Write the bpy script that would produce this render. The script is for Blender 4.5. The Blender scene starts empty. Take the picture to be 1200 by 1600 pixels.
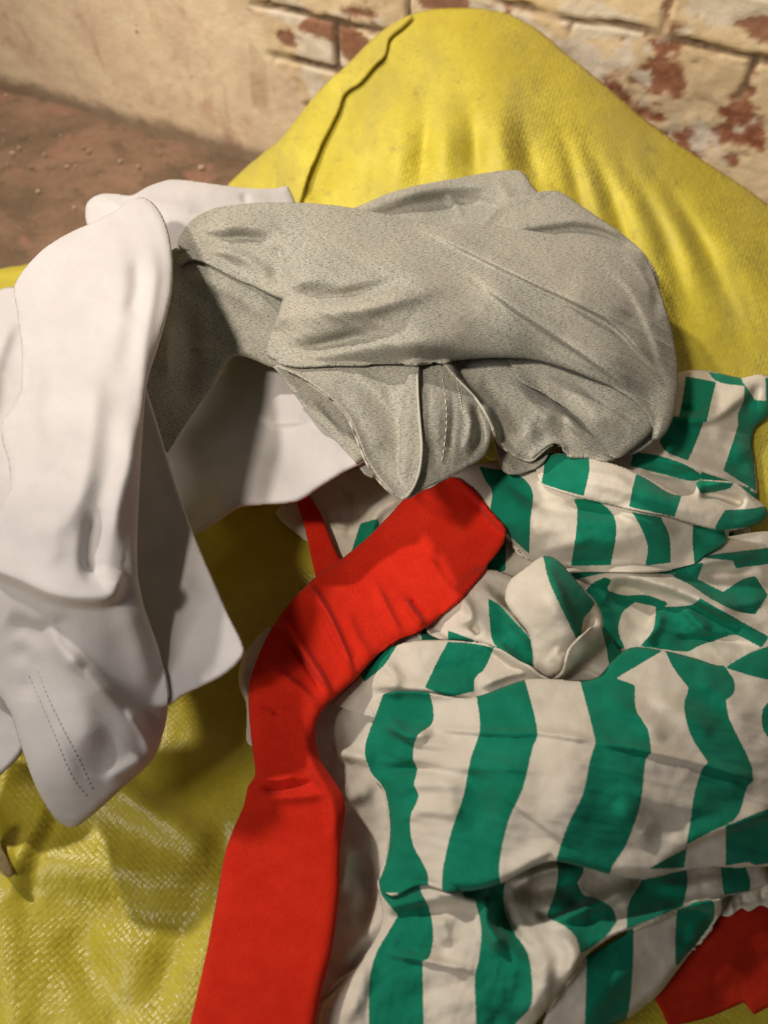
import bpy, math, random, time
import numpy as np
from mathutils import Vector
random.seed(4); np.random.seed(4)
sc = bpy.context.scene
# ---------------------------------------------------------------- camera
W0, H0, F0 = 1200.0, 1600.0, 1209.0          # photograph size and focal length in its pixels
PITCH = math.radians(55); CZ = 0.75
FY, FZ = math.cos(PITCH), -math.sin(PITCH)
UY, UZ = math.sin(PITCH), math.cos(PITCH)
cam_d = bpy.data.cameras.new('camera'); cam = bpy.data.objects.new('camera', cam_d)
sc.collection.objects.link(cam); sc.camera = cam
cam.location = (0, 0, CZ); cam.rotation_euler = (math.pi/2 - PITCH, 0, 0)
cam_d.sensor_fit = 'VERTICAL'; cam_d.sensor_height = 24; cam_d.lens = 24*F0/H0
cam_d.clip_start = 0.02; cam_d.clip_end = 50
cam_d.dof.use_dof = True; cam_d.dof.focus_distance = 0.56; cam_d.dof.aperture_fstop = 3.6
# ---------------------------------------------------------------- light
sc.view_settings.view_transform = 'Standard'; sc.view_settings.look = 'None'
sc.view_settings.exposure = 0; sc.view_settings.gamma = 1
w = bpy.data.worlds.new('World'); sc.world = w; w.use_nodes = True
w.node_tree.nodes['Background'].inputs[0].default_value = (1.0, 0.92, 0.84, 1)
w.node_tree.nodes['Background'].inputs[1].default_value = 0.055
def lamp(name, kind, loc, energy, col, size, target=None):
    d = bpy.data.lights.new(name, kind); o = bpy.data.objects.new(name, d); sc.collection.objects.link(o)
    o.location = loc; d.energy = energy; d.color = col
    if kind == 'AREA': d.size = size
    else: d.shadow_soft_size = size
    if target: o.rotation_euler = (Vector(target)-Vector(loc)).to_track_quat('-Z', 'Y').to_euler()
    return o
lamp('ceiling_bulb', 'POINT', (-1.05, 1.18, 1.72), 92, (1.0, 0.90, 0.78), 0.055)
sp_ = lamp('wall_fill_spot', 'SPOT', (-0.75, -0.3, 1.75), 95, (1.0, 0.88, 0.73), 0.08, (0.12, 1.05, 0.30))  # added spot, no fixture there; brightens the wall and back sack
sp_.data.spot_size = math.radians(50); sp_.data.spot_blend = 0.75
lamp('front_fill', 'AREA', (-1.1, -0.45, 1.5), 9, (1.0, 0.92, 0.86), 0.5, (0, 0.4, 0.25))  # added soft fill from front left, lifts the cloth facing the camera
# ---------------------------------------------------------------- helpers
C = sc.collection
def tag(o, label=None, cat=None, group=None, kind=None):
    if label: o['label'] = label
    if cat: o['category'] = cat
    if group: o['group'] = group
    if kind: o['kind'] = kind
    return o
def empty(name, loc, label, cat):
    o = bpy.data.objects.new(name, None); C.objects.link(o); o.location = loc; o.empty_display_size = .05
    return tag(o, label, cat)
def link(name, me, mat, parent=None):
    o = bpy.data.objects.new(name, me); C.objects.link(o)
    if mat: me.materials.append(mat)
    if parent:
        o.parent = parent; o.matrix_parent_inverse.identity()
        o.location = -Vector(parent.location)
    return o
def unproj(px, py, t):
    u = (np.asarray(px, float)-W0/2)/F0; v = (H0/2-np.asarray(py, float))/F0
    return np.stack([u*t, t*(FY+v*UY), CZ+t*(FZ+v*UZ)], -1)
def z2t(py, z):
    v = (H0/2-np.asarray(py, float))/F0
    return (CZ-z)/(-(FZ+v*UZ))
def hsh(ix, iy, seed):
    n = (ix.astype(np.int64)*374761393 + iy.astype(np.int64)*668265263 + seed*1274126177) & 0xffffffff
    n = ((n ^ (n >> 13))*1274126177) & 0xffffffff
    return ((n ^ (n >> 16)) & 0xffffff)/float(0xffffff)
def vnoise(x, y, seed=0):
    ix = np.floor(x); iy = np.floor(y); fx = x-ix; fy = y-iy
    fx = fx*fx*fx*(fx*(fx*6-15)+10); fy = fy*fy*fy*(fy*(fy*6-15)+10)
    a = hsh(ix, iy, seed); b = hsh(ix+1, iy, seed); c = hsh(ix, iy+1, seed); d = hsh(ix+1, iy+1, seed)
    return (a*(1-fx)+b*fx)*(1-fy)+(c*(1-fx)+d*fx)*fy
def fbm(x, y, seed=0, o=4, g=.5):
    s = 0; a = 1; n = 0
    for k in range(o):
        s = s+a*vnoise(x*2**k, y*2**k, seed+k*17); n += a; a *= g
    return s/n-.5
def sst(a, b, x):
    t = np.clip((x-a)/(b-a), 0, 1); return t*t*(3-2*t)
def catmull(P, n=6, closed=True, corner=200):
    P = np.asarray(P, float); N = len(P); out = []
    rng = range(N) if closed else range(N-1)
    for i in rng:
        if closed: p0, p1, p2, p3 = P[i-1], P[i], P[(i+1) % N], P[(i+2) % N]
        else: p0, p1, p2, p3 = P[max(i-1, 0)], P[i], P[i+1], P[min(i+2, N-1)]
        # centripetal-ish: damp tangents so short sides do not overshoot
        l = np.linalg.norm(p2-p1)+1e-6
        m1 = (p2-p0)/(np.linalg.norm(p2-p0)+1e-6)*l*.9; m2 = (p3-p1)/(np.linalg.norm(p3-p1)+1e-6)*l*.9
        if corner < 180:
            def turn(a, b, c):
                u, v = b-a, c-b; return math.degrees(math.acos(max(-1, min(1, float(np.dot(u, v)/(np.linalg.norm(u)*np.linalg.norm(v)+1e-9))))))
            if turn(p0, p1, p2) > corner: m1 = p2-p1
            if turn(p1, p2, p3) > corner: m2 = p2-p1
        for k in range(n):
            t = k/n; t2 = t*t; t3 = t2*t
            out.append((2*t3-3*t2+1)*p1+(t3-2*t2+t)*m1+(-2*t3+3*t2)*p2+(t3-t2)*m2)
    if not closed: out.append(P[-1])
    return np.array(out)
def segdist(X, Y, L, closed=False):
    """distance, nearest point, signed side, arc fraction from points to polyline"""
    L = np.asarray(L, float); A = L; B = np.roll(L, -1, 0)
    if not closed: A = A[:-1]; B = B[:-1]
    seg = np.linalg.norm(B-A, axis=1); cum = np.concatenate([[0], np.cumsum(seg)]); tot = cum[-1]
    best = np.full(X.shape, 1e18); nx = X.copy(); ny = Y.copy(); side = np.ones(X.shape); arc = np.zeros(X.shape)
    for i in range(len(A)):
        dx, dy = B[i]-A[i]; q = dx*dx+dy*dy
        if q < 1e-9: continue
        s = np.clip(((X-A[i, 0])*dx+(Y-A[i, 1])*dy)/q, 0, 1)
        cx = A[i, 0]+s*dx; cy = A[i, 1]+s*dy; d2 = (X-cx)**2+(Y-cy)**2
        m = d2 < best
        best = np.where(m, d2, best); nx = np.where(m, cx, nx); ny = np.where(m, cy, ny)
        side = np.where(m, dx*(Y-A[i, 1])-dy*(X-A[i, 0]), side); arc = np.where(m, (cum[i]+s*seg[i])/tot, arc)
    return np.sqrt(best), nx, ny, side, arc
def inside(X, Y, L):
    L = np.asarray(L, float); c = np.zeros(X.shape, bool); j = len(L)-1
    for i in range(len(L)):
        xi, yi = L[i]; xj, yj = L[j]
        if yi != yj:
            m = ((yi > Y) != (yj > Y)) & (X < (xj-xi)*(Y-yi)/(yj-yi)+xi); c ^= m
        j = i
    return c
def tps(ctrl, X, Y):
    c = np.asarray(ctrl, float); P = c[:, :2]/400; z = c[:, 2]; N = len(c)
    def U(r2): return r2*np.log(r2+1e-9)*.5
    D = ((P[:, None]-P[None])**2).sum(-1)
    K = U(D)+np.eye(N)*.004; Q = np.c_[np.ones(N), P]
    M = np.block([[K, Q], [Q.T, np.zeros((3, 3))]])
    s = np.linalg.solve(M, np.r_[z, np.zeros(3)])
    X = X/400; Y = Y/400; out = s[N]+s[N+1]*X+s[N+2]*Y
    for i in range(N): out = out+s[i]*U((X-P[i, 0])**2+(Y-P[i, 1])**2)
    return out
def foldsum(F, X, Y):
    """folds: (points, width right-hand side, width left-hand side, amplitude mm, end taper)"""
    out = np.zeros(X.shape)
    for f in F:
        pts, wr, wl, amp = f[:4]; tp = f[4] if len(f) > 4 else .3
        P = np.asarray(pts, float); mg = 3*max(wr, wl)
        m = (X > P[:, 0].min()-mg) & (X < P[:, 0].max()+mg) & (Y > P[:, 1].min()-mg) & (Y < P[:, 1].max()+mg)
        if not m.any(): continue
        L = catmull(P, 5, False) if len(P) > 2 else P
        d, _, _, s, a = segdist(X[m], Y[m], L)
        # continuous side blend near the ends: gaussian of anisotropic width
        wd = np.where(s > 0, wr, wl)
        h = np.exp(-(d/wd)**2)
        if tp > 0: h = h*(.0+sst(0, tp, a+.02))*(sst(0, tp, 1.02-a))
        out[m] += h*amp*.001
    return out
# ray buffer: how far along each ray the things built so far lie, so that each cloth layer rests on the last
BS = 4; bx = np.arange(-240, 1440+1, BS); by = np.arange(-60, 1900+1, BS)
BX, BY = np.meshgrid(bx.astype(float), by.astype(float)); TB = np.full(BX.shape, 9.0)
def sampleB(X, Y, B=None):
    B = TB if B is None else B
    gx = np.clip((X-bx[0])/BS, 0, len(bx)-1.001); gy = np.clip((Y-by[0])/BS, 0, len(by)-1.001)
    ix = gx.astype(int); iy = gy.astype(int); fx = gx-ix; fy = gy-iy
    return (B[iy, ix]*(1-fx)+B[iy, ix+1]*fx)*(1-fy)+(B[iy+1, ix]*(1-fx)+B[iy+1, ix+1]*fx)*fy
def blurB(B, n):
    for _ in range(n):
        p = np.pad(B, 1, mode='edge')
        B = (p[:-2, 1:-1]+p[2:, 1:-1]+p[1:-1, :-2]+p[1:-1, 2:]+4*p[1:-1, 1:-1])/8
    return B
def sheet(name, outline, ctrl, mat, parent, folds=(), step=4, rolls=(), edge=(7, 1.6), thick=1.6, gap=1.5,
          noise=(0, 1), noise2=None, stripes=None, lie=0, fa=1.35, skirt=None, smooth=True, depthctrl=False, write=True):
    """A cloth layer with real thickness. ctrl = (x, y, height in cm); rolls = (line, radius px, drop mm or 'touch')."""
    global TB
    O = catmull(outline, 5, corner=72) if smooth else np.asarray(outline, float)
    x0, y0 = O.min(0)-step; x1, y1 = O.max(0)+step
    gx = np.arange(x0, x1+step, step); gy = np.arange(y0, y1+step, step)
    X, Y = np.meshgrid(gx, gy)
    d, nx, ny, _, _ = segdist(X, Y, O, True); ins = inside(X, Y, O)
    sd = np.where(ins, d, -d); e0 = .12*step; sd = np.where(np.abs(sd) < e0, np.where(sd >= 0, e0, -e0), sd)
    # clip the grid cells at the outline so that the cloth edge is clean
    n0, n1 = X.shape; I = sd > 0; gid = -np.ones(X.shape, int); gid[I] = np.arange(I.sum())
    vx = [X[I]]; vy = [Y[I]]; vs_ = [sd[I]]; nb = int(I.sum())
    hc = -np.ones((n0, n1), int); vc = -np.ones((n0, n1), int)
    m = I[:, :-1] != I[:, 1:]; f = sd[:, :-1][m]/(sd[:, :-1][m]-sd[:, 1:][m]); hc[:, :-1][m] = nb+np.arange(m.sum()); nb += int(m.sum())
    vx.append(X[:, :-1][m]+f*step); vy.append(Y[:, :-1][m]); vs_.append(np.zeros(m.sum()))
    m = I[:-1] != I[1:]; f = sd[:-1][m]/(sd[:-1][m]-sd[1:][m]); vc[:-1][m] = nb+np.arange(m.sum()); nb += int(m.sum())
    vx.append(X[:-1][m]); vy.append(Y[:-1][m]+f*step); vs_.append(np.zeros(m.sum()))
    faces = []
    allin = I[:-1, :-1] & I[:-1, 1:] & I[1:, 1:] & I[1:, :-1]
    faces = np.stack([gid[:-1, :-1][allin], gid[1:, :-1][allin], gid[1:, 1:][allin], gid[:-1, 1:][allin]], -1).tolist()
    anyin = (I[:-1, :-1] | I[:-1, 1:] | I[1:, 1:] | I[1:, :-1]) & ~allin
    for i, j in zip(*np.nonzero(anyin)):
        cs = [(i, j), (i+1, j), (i+1, j+1), (i, j+1)]; ed = [vc[i, j], hc[i+1, j], vc[i, j+1], hc[i, j]]; q = []
        for k in range(4):
            if I[cs[k]]: q.append(int(gid[cs[k]]))
            if ed[k] >= 0: q.append(int(ed[k]))
        if len(q) >= 3: faces.append(q)
    X = np.concatenate(vx); Y = np.concatenate(vy); sd = np.concatenate(vs_)
    tb = sampleB(X, Y)
    TS = TB
    for _ in range(2):
        p_ = np.pad(TS, 1, mode='edge'); TS = np.minimum(np.minimum(np.minimum(p_[:-2, 1:-1], p_[2:, 1:-1]), np.minimum(p_[1:-1, :-2], p_[1:-1, 2:])), TS)
    TS = blurB(TS, 8)
    def depth(X, Y, sd, tb):
        cv = tps(ctrl, X, Y)
        t = cv if depthctrl else z2t(Y, cv/100)
        if lie: t = t*(1-lie)+(tb-.003)*lie
        t = t-foldsum(folds, X, Y)*fa
        if noise[0]: t = t-noise[0]*.001*2*fbm(X/noise[1], Y/noise[1], len(name)*7, 4)
        if noise2:
            a, sx, sy, an = noise2; ca, sa = math.cos(math.radians(an)), math.sin(math.radians(an))
            q = fbm((X*ca+Y*sa)/sx, (-X*sa+Y*ca)/sy, len(name)*11+3, 3)
            t = t-a*.001*(.5-np.abs(q)*4)
        er, ed = edge
        k = 1-np.clip(sd/er, 0, 1); t = t+ed*.001*(1-np.sqrt(np.clip(1-k*k, 0, 1)))
        for line, R, drop in rolls:
            L = catmull(line, 5, False) if len(line) > 2 else np.asarray(line, float)
            dd = segdist(X, Y, L)[0]; k = 1-np.clip(dd/R, 0, 1); prof = 1-np.sqrt(np.clip(1-k*k, 0, 1))
            if drop == 'touch': t = t+np.clip(sampleB(X, Y, TS)-gap*.001-t, 0, .09)*prof
            else: t = t+drop*.001*prof
        # rest on what lies beneath (soft minimum)
        lim = sampleB(X, Y, TS)-gap*.001-thick*.001; e = .0035
        return .5*(t+lim-np.sqrt((t-lim)**2+e*e*.25))
    T = depth(X, Y, sd, tb)
    V = unproj(X, Y, T)
    if skirt is not None:
        # hidden cloth skirt added below the edge to stop light leaking under the heap
        cnt = {}
        for f in faces:
            for q in range(len(f)):
                a_, b_ = f[q], f[(q+1) % len(f)]; k_ = (min(a_, b_), max(a_, b_)); cnt[k_] = None if k_ in cnt else (a_, b_)
        ed = [v for v in cnt.values() if v is not None and skirt(X[v[0]], Y[v[0]]) and skirt(X[v[1]], Y[v[1]])]
        ids = sorted({q for e_ in ed for q in e_}); cen = V.mean(0); mp = {}; ext = []; nv = len(V); R_ = 5
        for n_, q in enumerate(ids):
            p = V[q]; zb = min(.17, p[2]-.01)
            for k_ in range(1, R_+1):
                f_ = k_/R_; w_ = math.sin(f_*math.pi)*.006
                ext.append([p[0]+(cen[0]-p[0])*.16*f_, p[1]+(cen[1]-p[1])*.16*f_+w_, p[2]+(zb-p[2])*f_])
            mp[q] = [q]+[nv+n_*R_+k_ for k_ in range(R_)]
        V = np.vstack([V, ext]); X = np.r_[X, np.repeat(X[ids], R_)]; Y = np.r_[Y, np.repeat(Y[ids], R_)]
        for a_, b_ in ed:
            for k_ in range(R_): faces.append([mp[b_][k_], mp[a_][k_], mp[a_][k_+1], mp[b_][k_+1]])
    me = bpy.data.meshes.new(name); me.from_pydata(V.tolist(), [], faces); me.validate()
    uv = me.uv_layers.new(name='UVMap')
    UVv = np.stack([X-600, 800-Y], -1)/F0*float(np.median(T))
    li = np.zeros(len(me.loops), np.int32); me.loops.foreach_get('vertex_index', li)
    uv.data.foreach_set('uv', UVv[li].ravel())
    if stripes is not None:
        sv = np.full(X.shape, -40.0)
        for s in stripes:
            L = catmull(s, 4, corner=48)
            dd = segdist(X, Y, L, True)[0]; sv = np.maximum(sv, np.where(inside(X, Y, L), dd, -dd))
        at = me.attributes.new('stripe', 'FLOAT', 'POINT'); at.data.foreach_set('value', sv.astype(np.float32))
    me.polygons.foreach_set('use_smooth', [True]*len(me.polygons))
    o = link(name, me, mat, parent)
    so = o.modifiers.new('thickness', 'SOLIDIFY'); so.thickness = thick*.001; so.offset = -1 if False else -1
    so.use_rim = True
    if write:
        cx0, cx1 = np.clip(((x0-8-bx[0])/BS, (x1+8-bx[0])/BS), 0, len(bx)).astype(int); cy0, cy1 = np.clip(((y0-8-by[0])/BS, (y1+8-by[0])/BS), 0, len(by)).astype(int)
        W = (slice(cy0, cy1+1), slice(cx0, cx1+1)); qx = BX[W]; qy = BY[W]
        dB = segdist(qx, qy, O, True)[0]; iB = inside(qx, qy, O); m = iB | (dB < 2); tw_ = np.full(qx.shape, 9.0)
        tw_[m] = depth(qx[m], qy[m], np.where(iB, dB, 0)[m], TB[W][m])
        tt = np.full(BX.shape, 9.0); tt[W] = tw_
        TB = np.minimum(TB, tt)
    return o
def surf(px, py, lift=0):
    px = np.asarray(px, float); py = np.asarray(py, float)
    return unproj(px, py, sampleB(px, py)-lift)
def stitches(name, lines, mat, parent, n, L=2.2, wd=.45, lift=.0008):
    """short raised thread stitches along lines on the newest layer"""
    vs = []; fs = []
    for line in lines:
        P = catmull(line, 8, False); seg = np.r_[0, np.cumsum(np.linalg.norm(np.diff(P, axis=0), axis=1))]
        for k in range(n):
            s0 = (k+.5)/n*seg[-1]; pr = []
            for s in (s0-.32*seg[-1]/n, s0+.32*seg[-1]/n):
                x = np.interp(s, seg, P[:, 0]); y = np.interp(s, seg, P[:, 1]); pr.append(surf([x], [y], lift)[0])
            a, b = Vector(pr[0]), Vector(pr[1]); dr = (b-a)
            if dr.length < 1e-6: continue
            dr.normalize(); vw = (Vector((0, 0, CZ))-a).normalized(); sdv = dr.cross(vw).normalized(); nn = sdv.cross(dr)
            i0 = len(vs); r = wd*.001
            for q, sc_ in ((0, .3), (.25, 1), (.75, 1), (1, .3)):
                c = a.lerp(b, q)
                for j in range(6):
                    an = j*math.pi/3; vs.append(c+sdv*math.cos(an)*r*sc_+nn*math.sin(an)*r*.6*sc_)
            for q in range(3):
                for j in range(6):
                    fs.append((i0+q*6+j, i0+q*6+(j+1) % 6, i0+q*6+6+(j+1) % 6, i0+q*6+6+j))
            fs.append(tuple(i0+j for j in range(6))[::-1]); fs.append(tuple(i0+18+j for j in range(6)))
    me = bpy.data.meshes.new(name); me.from_pydata([tuple(v) for v in vs], [], fs)
    me.polygons.foreach_set('use_smooth', [True]*len(me.polygons))
    return link(name, me, mat, parent)
def cord(name, line, r, mat, parent, lift=0.0, wob=.25):
    """a rolled fabric edge following a line on the newest layers"""
    P = catmull(line, 10, False); pts = surf(P[:, 0], P[:, 1], lift)
    for _ in range(3): pts[1:-1] = (pts[:-2]+pts[1:-1]*2+pts[2:])/4
    vs = []; fs = []; n = len(pts); K = 8
    for i in range(n):
        dr = Vector(pts[min(i+1, n-1)]-pts[max(i-1, 0)]).normalized(); c = Vector(pts[i]); vw = (Vector((0, 0, CZ))-c).normalized()
        a = dr.cross(vw).normalized(); b = a.cross(dr); rr = r*(1+wob*(vnoise(np.array([i*.5]), np.array([.3]), 5)[0]-.5))*min(1, .3+min(i, n-1-i)*.2)
        for j in range(K): an = j*2*math.pi/K; vs.append(c+a*math.cos(an)*rr+b*math.sin(an)*rr)
    for i in range(n-1):
        for j in range(K): fs.append((i*K+j, i*K+(j+1) % K, i*K+K+(j+1) % K, i*K+K+j))
    fs.append(tuple(range(K))[::-1]); fs.append(tuple((n-1)*K+j for j in range(K)))
    me = bpy.data.meshes.new(name); me.from_pydata([tuple(v) for v in vs], [], fs); me.polygons.foreach_set('use_smooth', [True]*len(me.polygons))
    return link(name, me, mat, parent)
# ---------------------------------------------------------------- materials
class NT:
    def __init__(s, name):
        s.m = bpy.data.materials.new(name); s.m.use_nodes = True; s.t = s.m.node_tree; s.b = s.t.nodes['Principled BSDF']
    def n(s, typ, **k):
        o = s.t.nodes.new(typ)
        for a, v in k.items():
            if a.startswith('i_'): s.setin(o, a[2:], v)
            else: setattr(o, a, v)
        return o
    def setin(s, o, key, v):
        key = int(key) if key.isdigit() else key.replace('_', ' ')
        if isinstance(v, bpy.types.NodeSocket): s.t.links.new(v, o.inputs[key])
        else: o.inputs[key].default_value = v
    def math(s, op, a, b=0.0, c=0.0):
        o = s.n('ShaderNodeMath', operation=op); s.setin(o, '0', a); s.setin(o, '1', b); s.setin(o, '2', c); return o.outputs[0]
    def noise(s, scale, detail=3, vec=None, rough=.55, dist=0):
        o = s.n('ShaderNodeTexNoise'); o.inputs['Scale'].default_value = scale; o.inputs['Detail'].default_value = detail
        o.inputs['Roughness'].default_value = rough; o.inputs['Distortion'].default_value = dist
        if vec is not None: s.t.links.new(vec, o.inputs['Vector'])
        return o.outputs['Fac']
    def ramp(s, fac, a, b):
        o = s.n('ShaderNodeMapRange'); o.interpolation_type = 'SMOOTHSTEP'
        s.setin(o, '0', fac); o.inputs[1].default_value = a; o.inputs[2].default_value = b; return o.outputs[0]
    def mix(s, f, a, b):
        o = s.n('ShaderNodeMix', data_type='RGBA')
        for k, v in ((0, f), (6, a), (7, b)):
            if isinstance(v, bpy.types.NodeSocket): s.t.links.new(v, o.inputs[k])
            else: o.inputs[k].default_value = v if k == 0 else (*v, 1)
        return o.outputs[2]
    def mapping(s, vec, rot=0, scale=(1, 1, 1)):
        o = s.n('ShaderNodeMapping'); s.t.links.new(vec, o.inputs[0]); o.inputs['Rotation'].default_value = (0, 0, rot)
        o.inputs['Scale'].default_value = scale; return o.outputs[0]
    def bump(s, h, strength, dist, prev=None):
        o = s.n('ShaderNodeBump'); s.t.links.new(h, o.inputs['Height']); o.inputs['Strength'].default_value = strength
        o.inputs['Distance'].default_value = dist
        if prev is not None: s.t.links.new(prev, o.inputs['Normal'])
        return o.outputs[0]
    def out(s, col, rough, normal=None, sheen=0, spec=.3):
        for k, v in (('Base Color', col), ('Roughness', rough)):
            if isinstance(v, bpy.types.NodeSocket): s.t.links.new(v, s.b.inputs[k])
            else: s.b.inputs[k].default_value = v if k == 'Roughness' else (*v, 1)
        if normal is not None: s.t.links.new(normal, s.b.inputs['Normal'])
        s.b.inputs['Sheen Weight'].default_value = sheen; s.b.inputs['Sheen Roughness'].default_value = .5
        s.b.inputs['Specular IOR Level'].default_value = spec
        return s.m
    def uv(s): return s.n('ShaderNodeTexCoord').outputs['UV']
    def obj(s): return s.n('ShaderNodeTexCoord').outputs['Object']
def knit_bump(k, uvv, pitch=.0011, st=.25):
    st *= .6
    """fine ribbed jersey"""
    v = k.mapping(uvv, .3, (1/pitch, 1/(pitch*1.3), 1))
    sp = k.n('ShaderNodeSeparateXYZ'); k.t.links.new(v, sp.inputs[0])
    a = k.math('SINE', k.math('MULTIPLY', sp.outputs[0], 6.283)); b = k.math('SINE', k.math('MULTIPLY', sp.outputs[1], 6.283))
    h = k.math('MULTIPLY', k.math('ADD', a, k.math('MULTIPLY', b, .6)), .45)
    b1 = k.bump(h, st, .0002)
    return k.bump(k.noise(420, 4, uvv, .7), st, .0012, b1)
def m_white():
    k = NT('white_jersey'); u = k.uv(); n = k.noise(28, 5, u, .6); f = k.noise(900, 2, u)
    c = k.mix(k.ramp(n, .3, .75), (.53, .51, .515), (.61, .59, .595)); c = k.mix(k.math('MULTIPLY', f, .14), c, (.5, .45, .42))
    return k.out(c, .93, knit_bump(k, u, .0012, .3), .15, .15)
def m_grey():
    k = NT('grey_heather_jersey'); u = k.uv()
    v = k.mapping(u, -.6, (1, 3.2, 1)); f1 = k.noise(500, 3, v, .65); v2 = k.mapping(u, -.75, (.5, 3.2, 1)); f2 = k.noise(600, 2, v2, .6)
    c = k.mix(k.ramp(f1, .34, .7), (.25, .25, .215), (.50, .49, .425))
    c = k.mix(k.math('MULTIPLY', k.ramp(f2, .565, .63), .85), c, (.07, .07, .06))
    c = k.mix(k.ramp(k.noise(25, 3, u), .35, .75), c, k.mix(.25, c, (.52, .44, .33)))
    return k.out(c, .9, knit_bump(k, u, .0011, .3), .15, .2)
def m_red():
    k = NT('red_jersey'); u = k.uv(); n = k.noise(60, 5, u, .65); f = k.noise(700, 3, u)
    c = k.mix(k.ramp(n, .3, .7), (.62, .020, .006), (.70, .028, .009)); c = k.mix(k.math('MULTIPLY', k.ramp(f, .45, .75), .35), c, (.3, .006, .003))
    return k.out(c, .9, knit_bump(k, u, .001, .3), .06, .12)
def m_stripe():
    k = NT('green_and_cream_striped_jersey'); u = k.uv()
    a = k.n('ShaderNodeAttribute', attribute_name='stripe').outputs['Fac']
    e = k.math('ADD', a, k.math('MULTIPLY', k.math('SUBTRACT', k.noise(500, 2, u), .5), 3.0))
    n = k.noise(45, 5, u, .6); f = k.noise(800, 3, k.mapping(u, .2, (1, 2.5, 1)), .7)
    g = k.mix(k.ramp(n, .3, .72), (.004, .185, .105), (.008, .24, .145)); w_ = k.mix(k.ramp(n, .3, .72), (.68, .62, .52), (.76, .71, .61))
    g = k.mix(k.math('MULTIPLY', k.ramp(f, .5, .75), .4), g, (.02, .10, .07)); w_ = k.mix(k.math('MULTIPLY', k.ramp(f, .5, .8), .35), w_, (.42, .37, .30))
    return k.out(k.mix(k.ramp(e, -.9, .9), w_, g), .92, knit_bump(k, u, .0011, .35), .08, .12)
def m_plain(name, a, b, sc_=40, rough=.9, st=.3):
    k = NT(name); u = k.uv(); n = k.noise(sc_, 5, u, .65)
    return k.out(k.mix(k.ramp(n, .3, .7), a, b), rough, knit_bump(k, u, .0012, st), 0, .2)
def m_sack(name, rot, pitch, gloss, st, objc=False, dust=0):
    """woven plastic tape: square weave of flat tapes, each with its own slight tilt"""
    k = NT(name); u = k.obj() if objc else k.uv()
    wob = k.n('ShaderNodeTexNoise'); wob.inputs['Scale'].default_value = 16; k.t.links.new(u, wob.inputs['Vector']); wob.inputs['Detail'].default_value = 3
    vm = k.n('ShaderNodeVectorMath', operation='SCALE'); k.t.links.new(wob.outputs['Color'], vm.inputs[0]); vm.inputs['Scale'].default_value = .010
    va = k.n('ShaderNodeVectorMath', operation='ADD'); k.t.links.new(u, va.inputs[0]); k.t.links.new(vm.outputs[0], va.inputs[1])
    v = k.mapping(va.outputs[0], rot, (1/pitch, 1/pitch, 0 if objc else 1))
    sp = k.n('ShaderNodeSeparateXYZ'); k.t.links.new(v, sp.inputs[0]); x, y = sp.outputs[0], sp.outputs[1]
    sx = k.math('ABSOLUTE', k.math('SINE', k.math('MULTIPLY', x, math.pi))); sy = k.math('ABSOLUTE', k.math('SINE', k.math('MULTIPLY', y, math.pi)))
    par = k.math('FLOORED_MODULO', k.math('ADD', k.math('FLOOR', x), k.math('FLOOR', y)), 2.0)
    # tape over: wide flat along one axis, arched on the other
    h1 = k.math('ADD', k.math('POWER', sx, .5), k.math('MULTIPLY', k.math('POWER', sy, .25), .5)); h2 = k.math('ADD', k.math('POWER', sy, .5), k.math('MULTIPLY', k.math('POWER', sx, .25), .5))
    mx = k.n('ShaderNodeMix', data_type='FLOAT'); k.t.links.new(par, mx.inputs[0]); k.t.links.new(h1, mx.inputs[2]); k.t.links.new(h2, mx.inputs[3]); h = mx.outputs[0]
    fl = k.n('ShaderNodeCombineXYZ'); k.t.links.new(k.math('FLOOR', x), fl.inputs[0]); k.t.links.new(k.math('FLOOR', y), fl.inputs[1])
    wn = k.n('ShaderNodeTexWhiteNoise'); k.t.links.new(fl.outputs[0], wn.inputs[0])
    spc = k.n('ShaderNodeSeparateColor'); k.t.links.new(wn.outputs['Color'], spc.inputs[0])
    tilt = k.math('ADD', k.math('MULTIPLY', k.math('SUBTRACT', spc.outputs[0], .5), k.math('FRACT', x)), k.math('MULTIPLY', k.math('SUBTRACT', spc.outputs[1], .5), k.math('FRACT', y)))
    h = k.math('ADD', h, k.math('MULTIPLY', tilt, 1.8))
    n = k.noise(14, 5, u, .6); n2 = k.noise(90, 4, u, .7)
    col = k.mix(k.ramp(n, .3, .72), (.56, .475, .035), (.67, .585, .07))
    col = k.mix(k.math('MULTIPLY', spc.outputs[2], .22), col, (.46, .38, .035))
    col = k.mix(k.math('MULTIPLY', k.ramp(n2, .55, .78), .45), col, (.36, .27, .06))
    if dust:
        col = k.mix(k.math('MULTIPLY', k.ramp(k.noise(11, 6, k.mapping(u, .4, (1, .6, 1)), .68), .42, .66), dust), col, (.40, .34, .085))
        col = k.mix(k.math('MULTIPLY', k.ramp(k.noise(55, 5, k.mapping(u, 1.2), .7), .56, .74), dust), col, (.30, .24, .07))
    b = k.bump(k.noise(60, 5, u, .6), st*.7, .004); b = k.bump(k.noise(260, 4, u, .6), st*.9, .0016, b)
    o = k.n('ShaderNodeBump'); k.t.links.new(h, o.inputs['Height']); k.t.links.new(b, o.inputs['Normal']); o.inputs['Distance'].default_value = pitch*.32
    k.t.links.new(k.math('MULTIPLY', k.math('ADD', k.ramp(k.noise(9, 3, u), .40, .62), .25), st*.95), o.inputs['Strength']); b = o.outputs[0]
    m = k.out(col, gloss, b, 0, .5)
    return m
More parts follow.
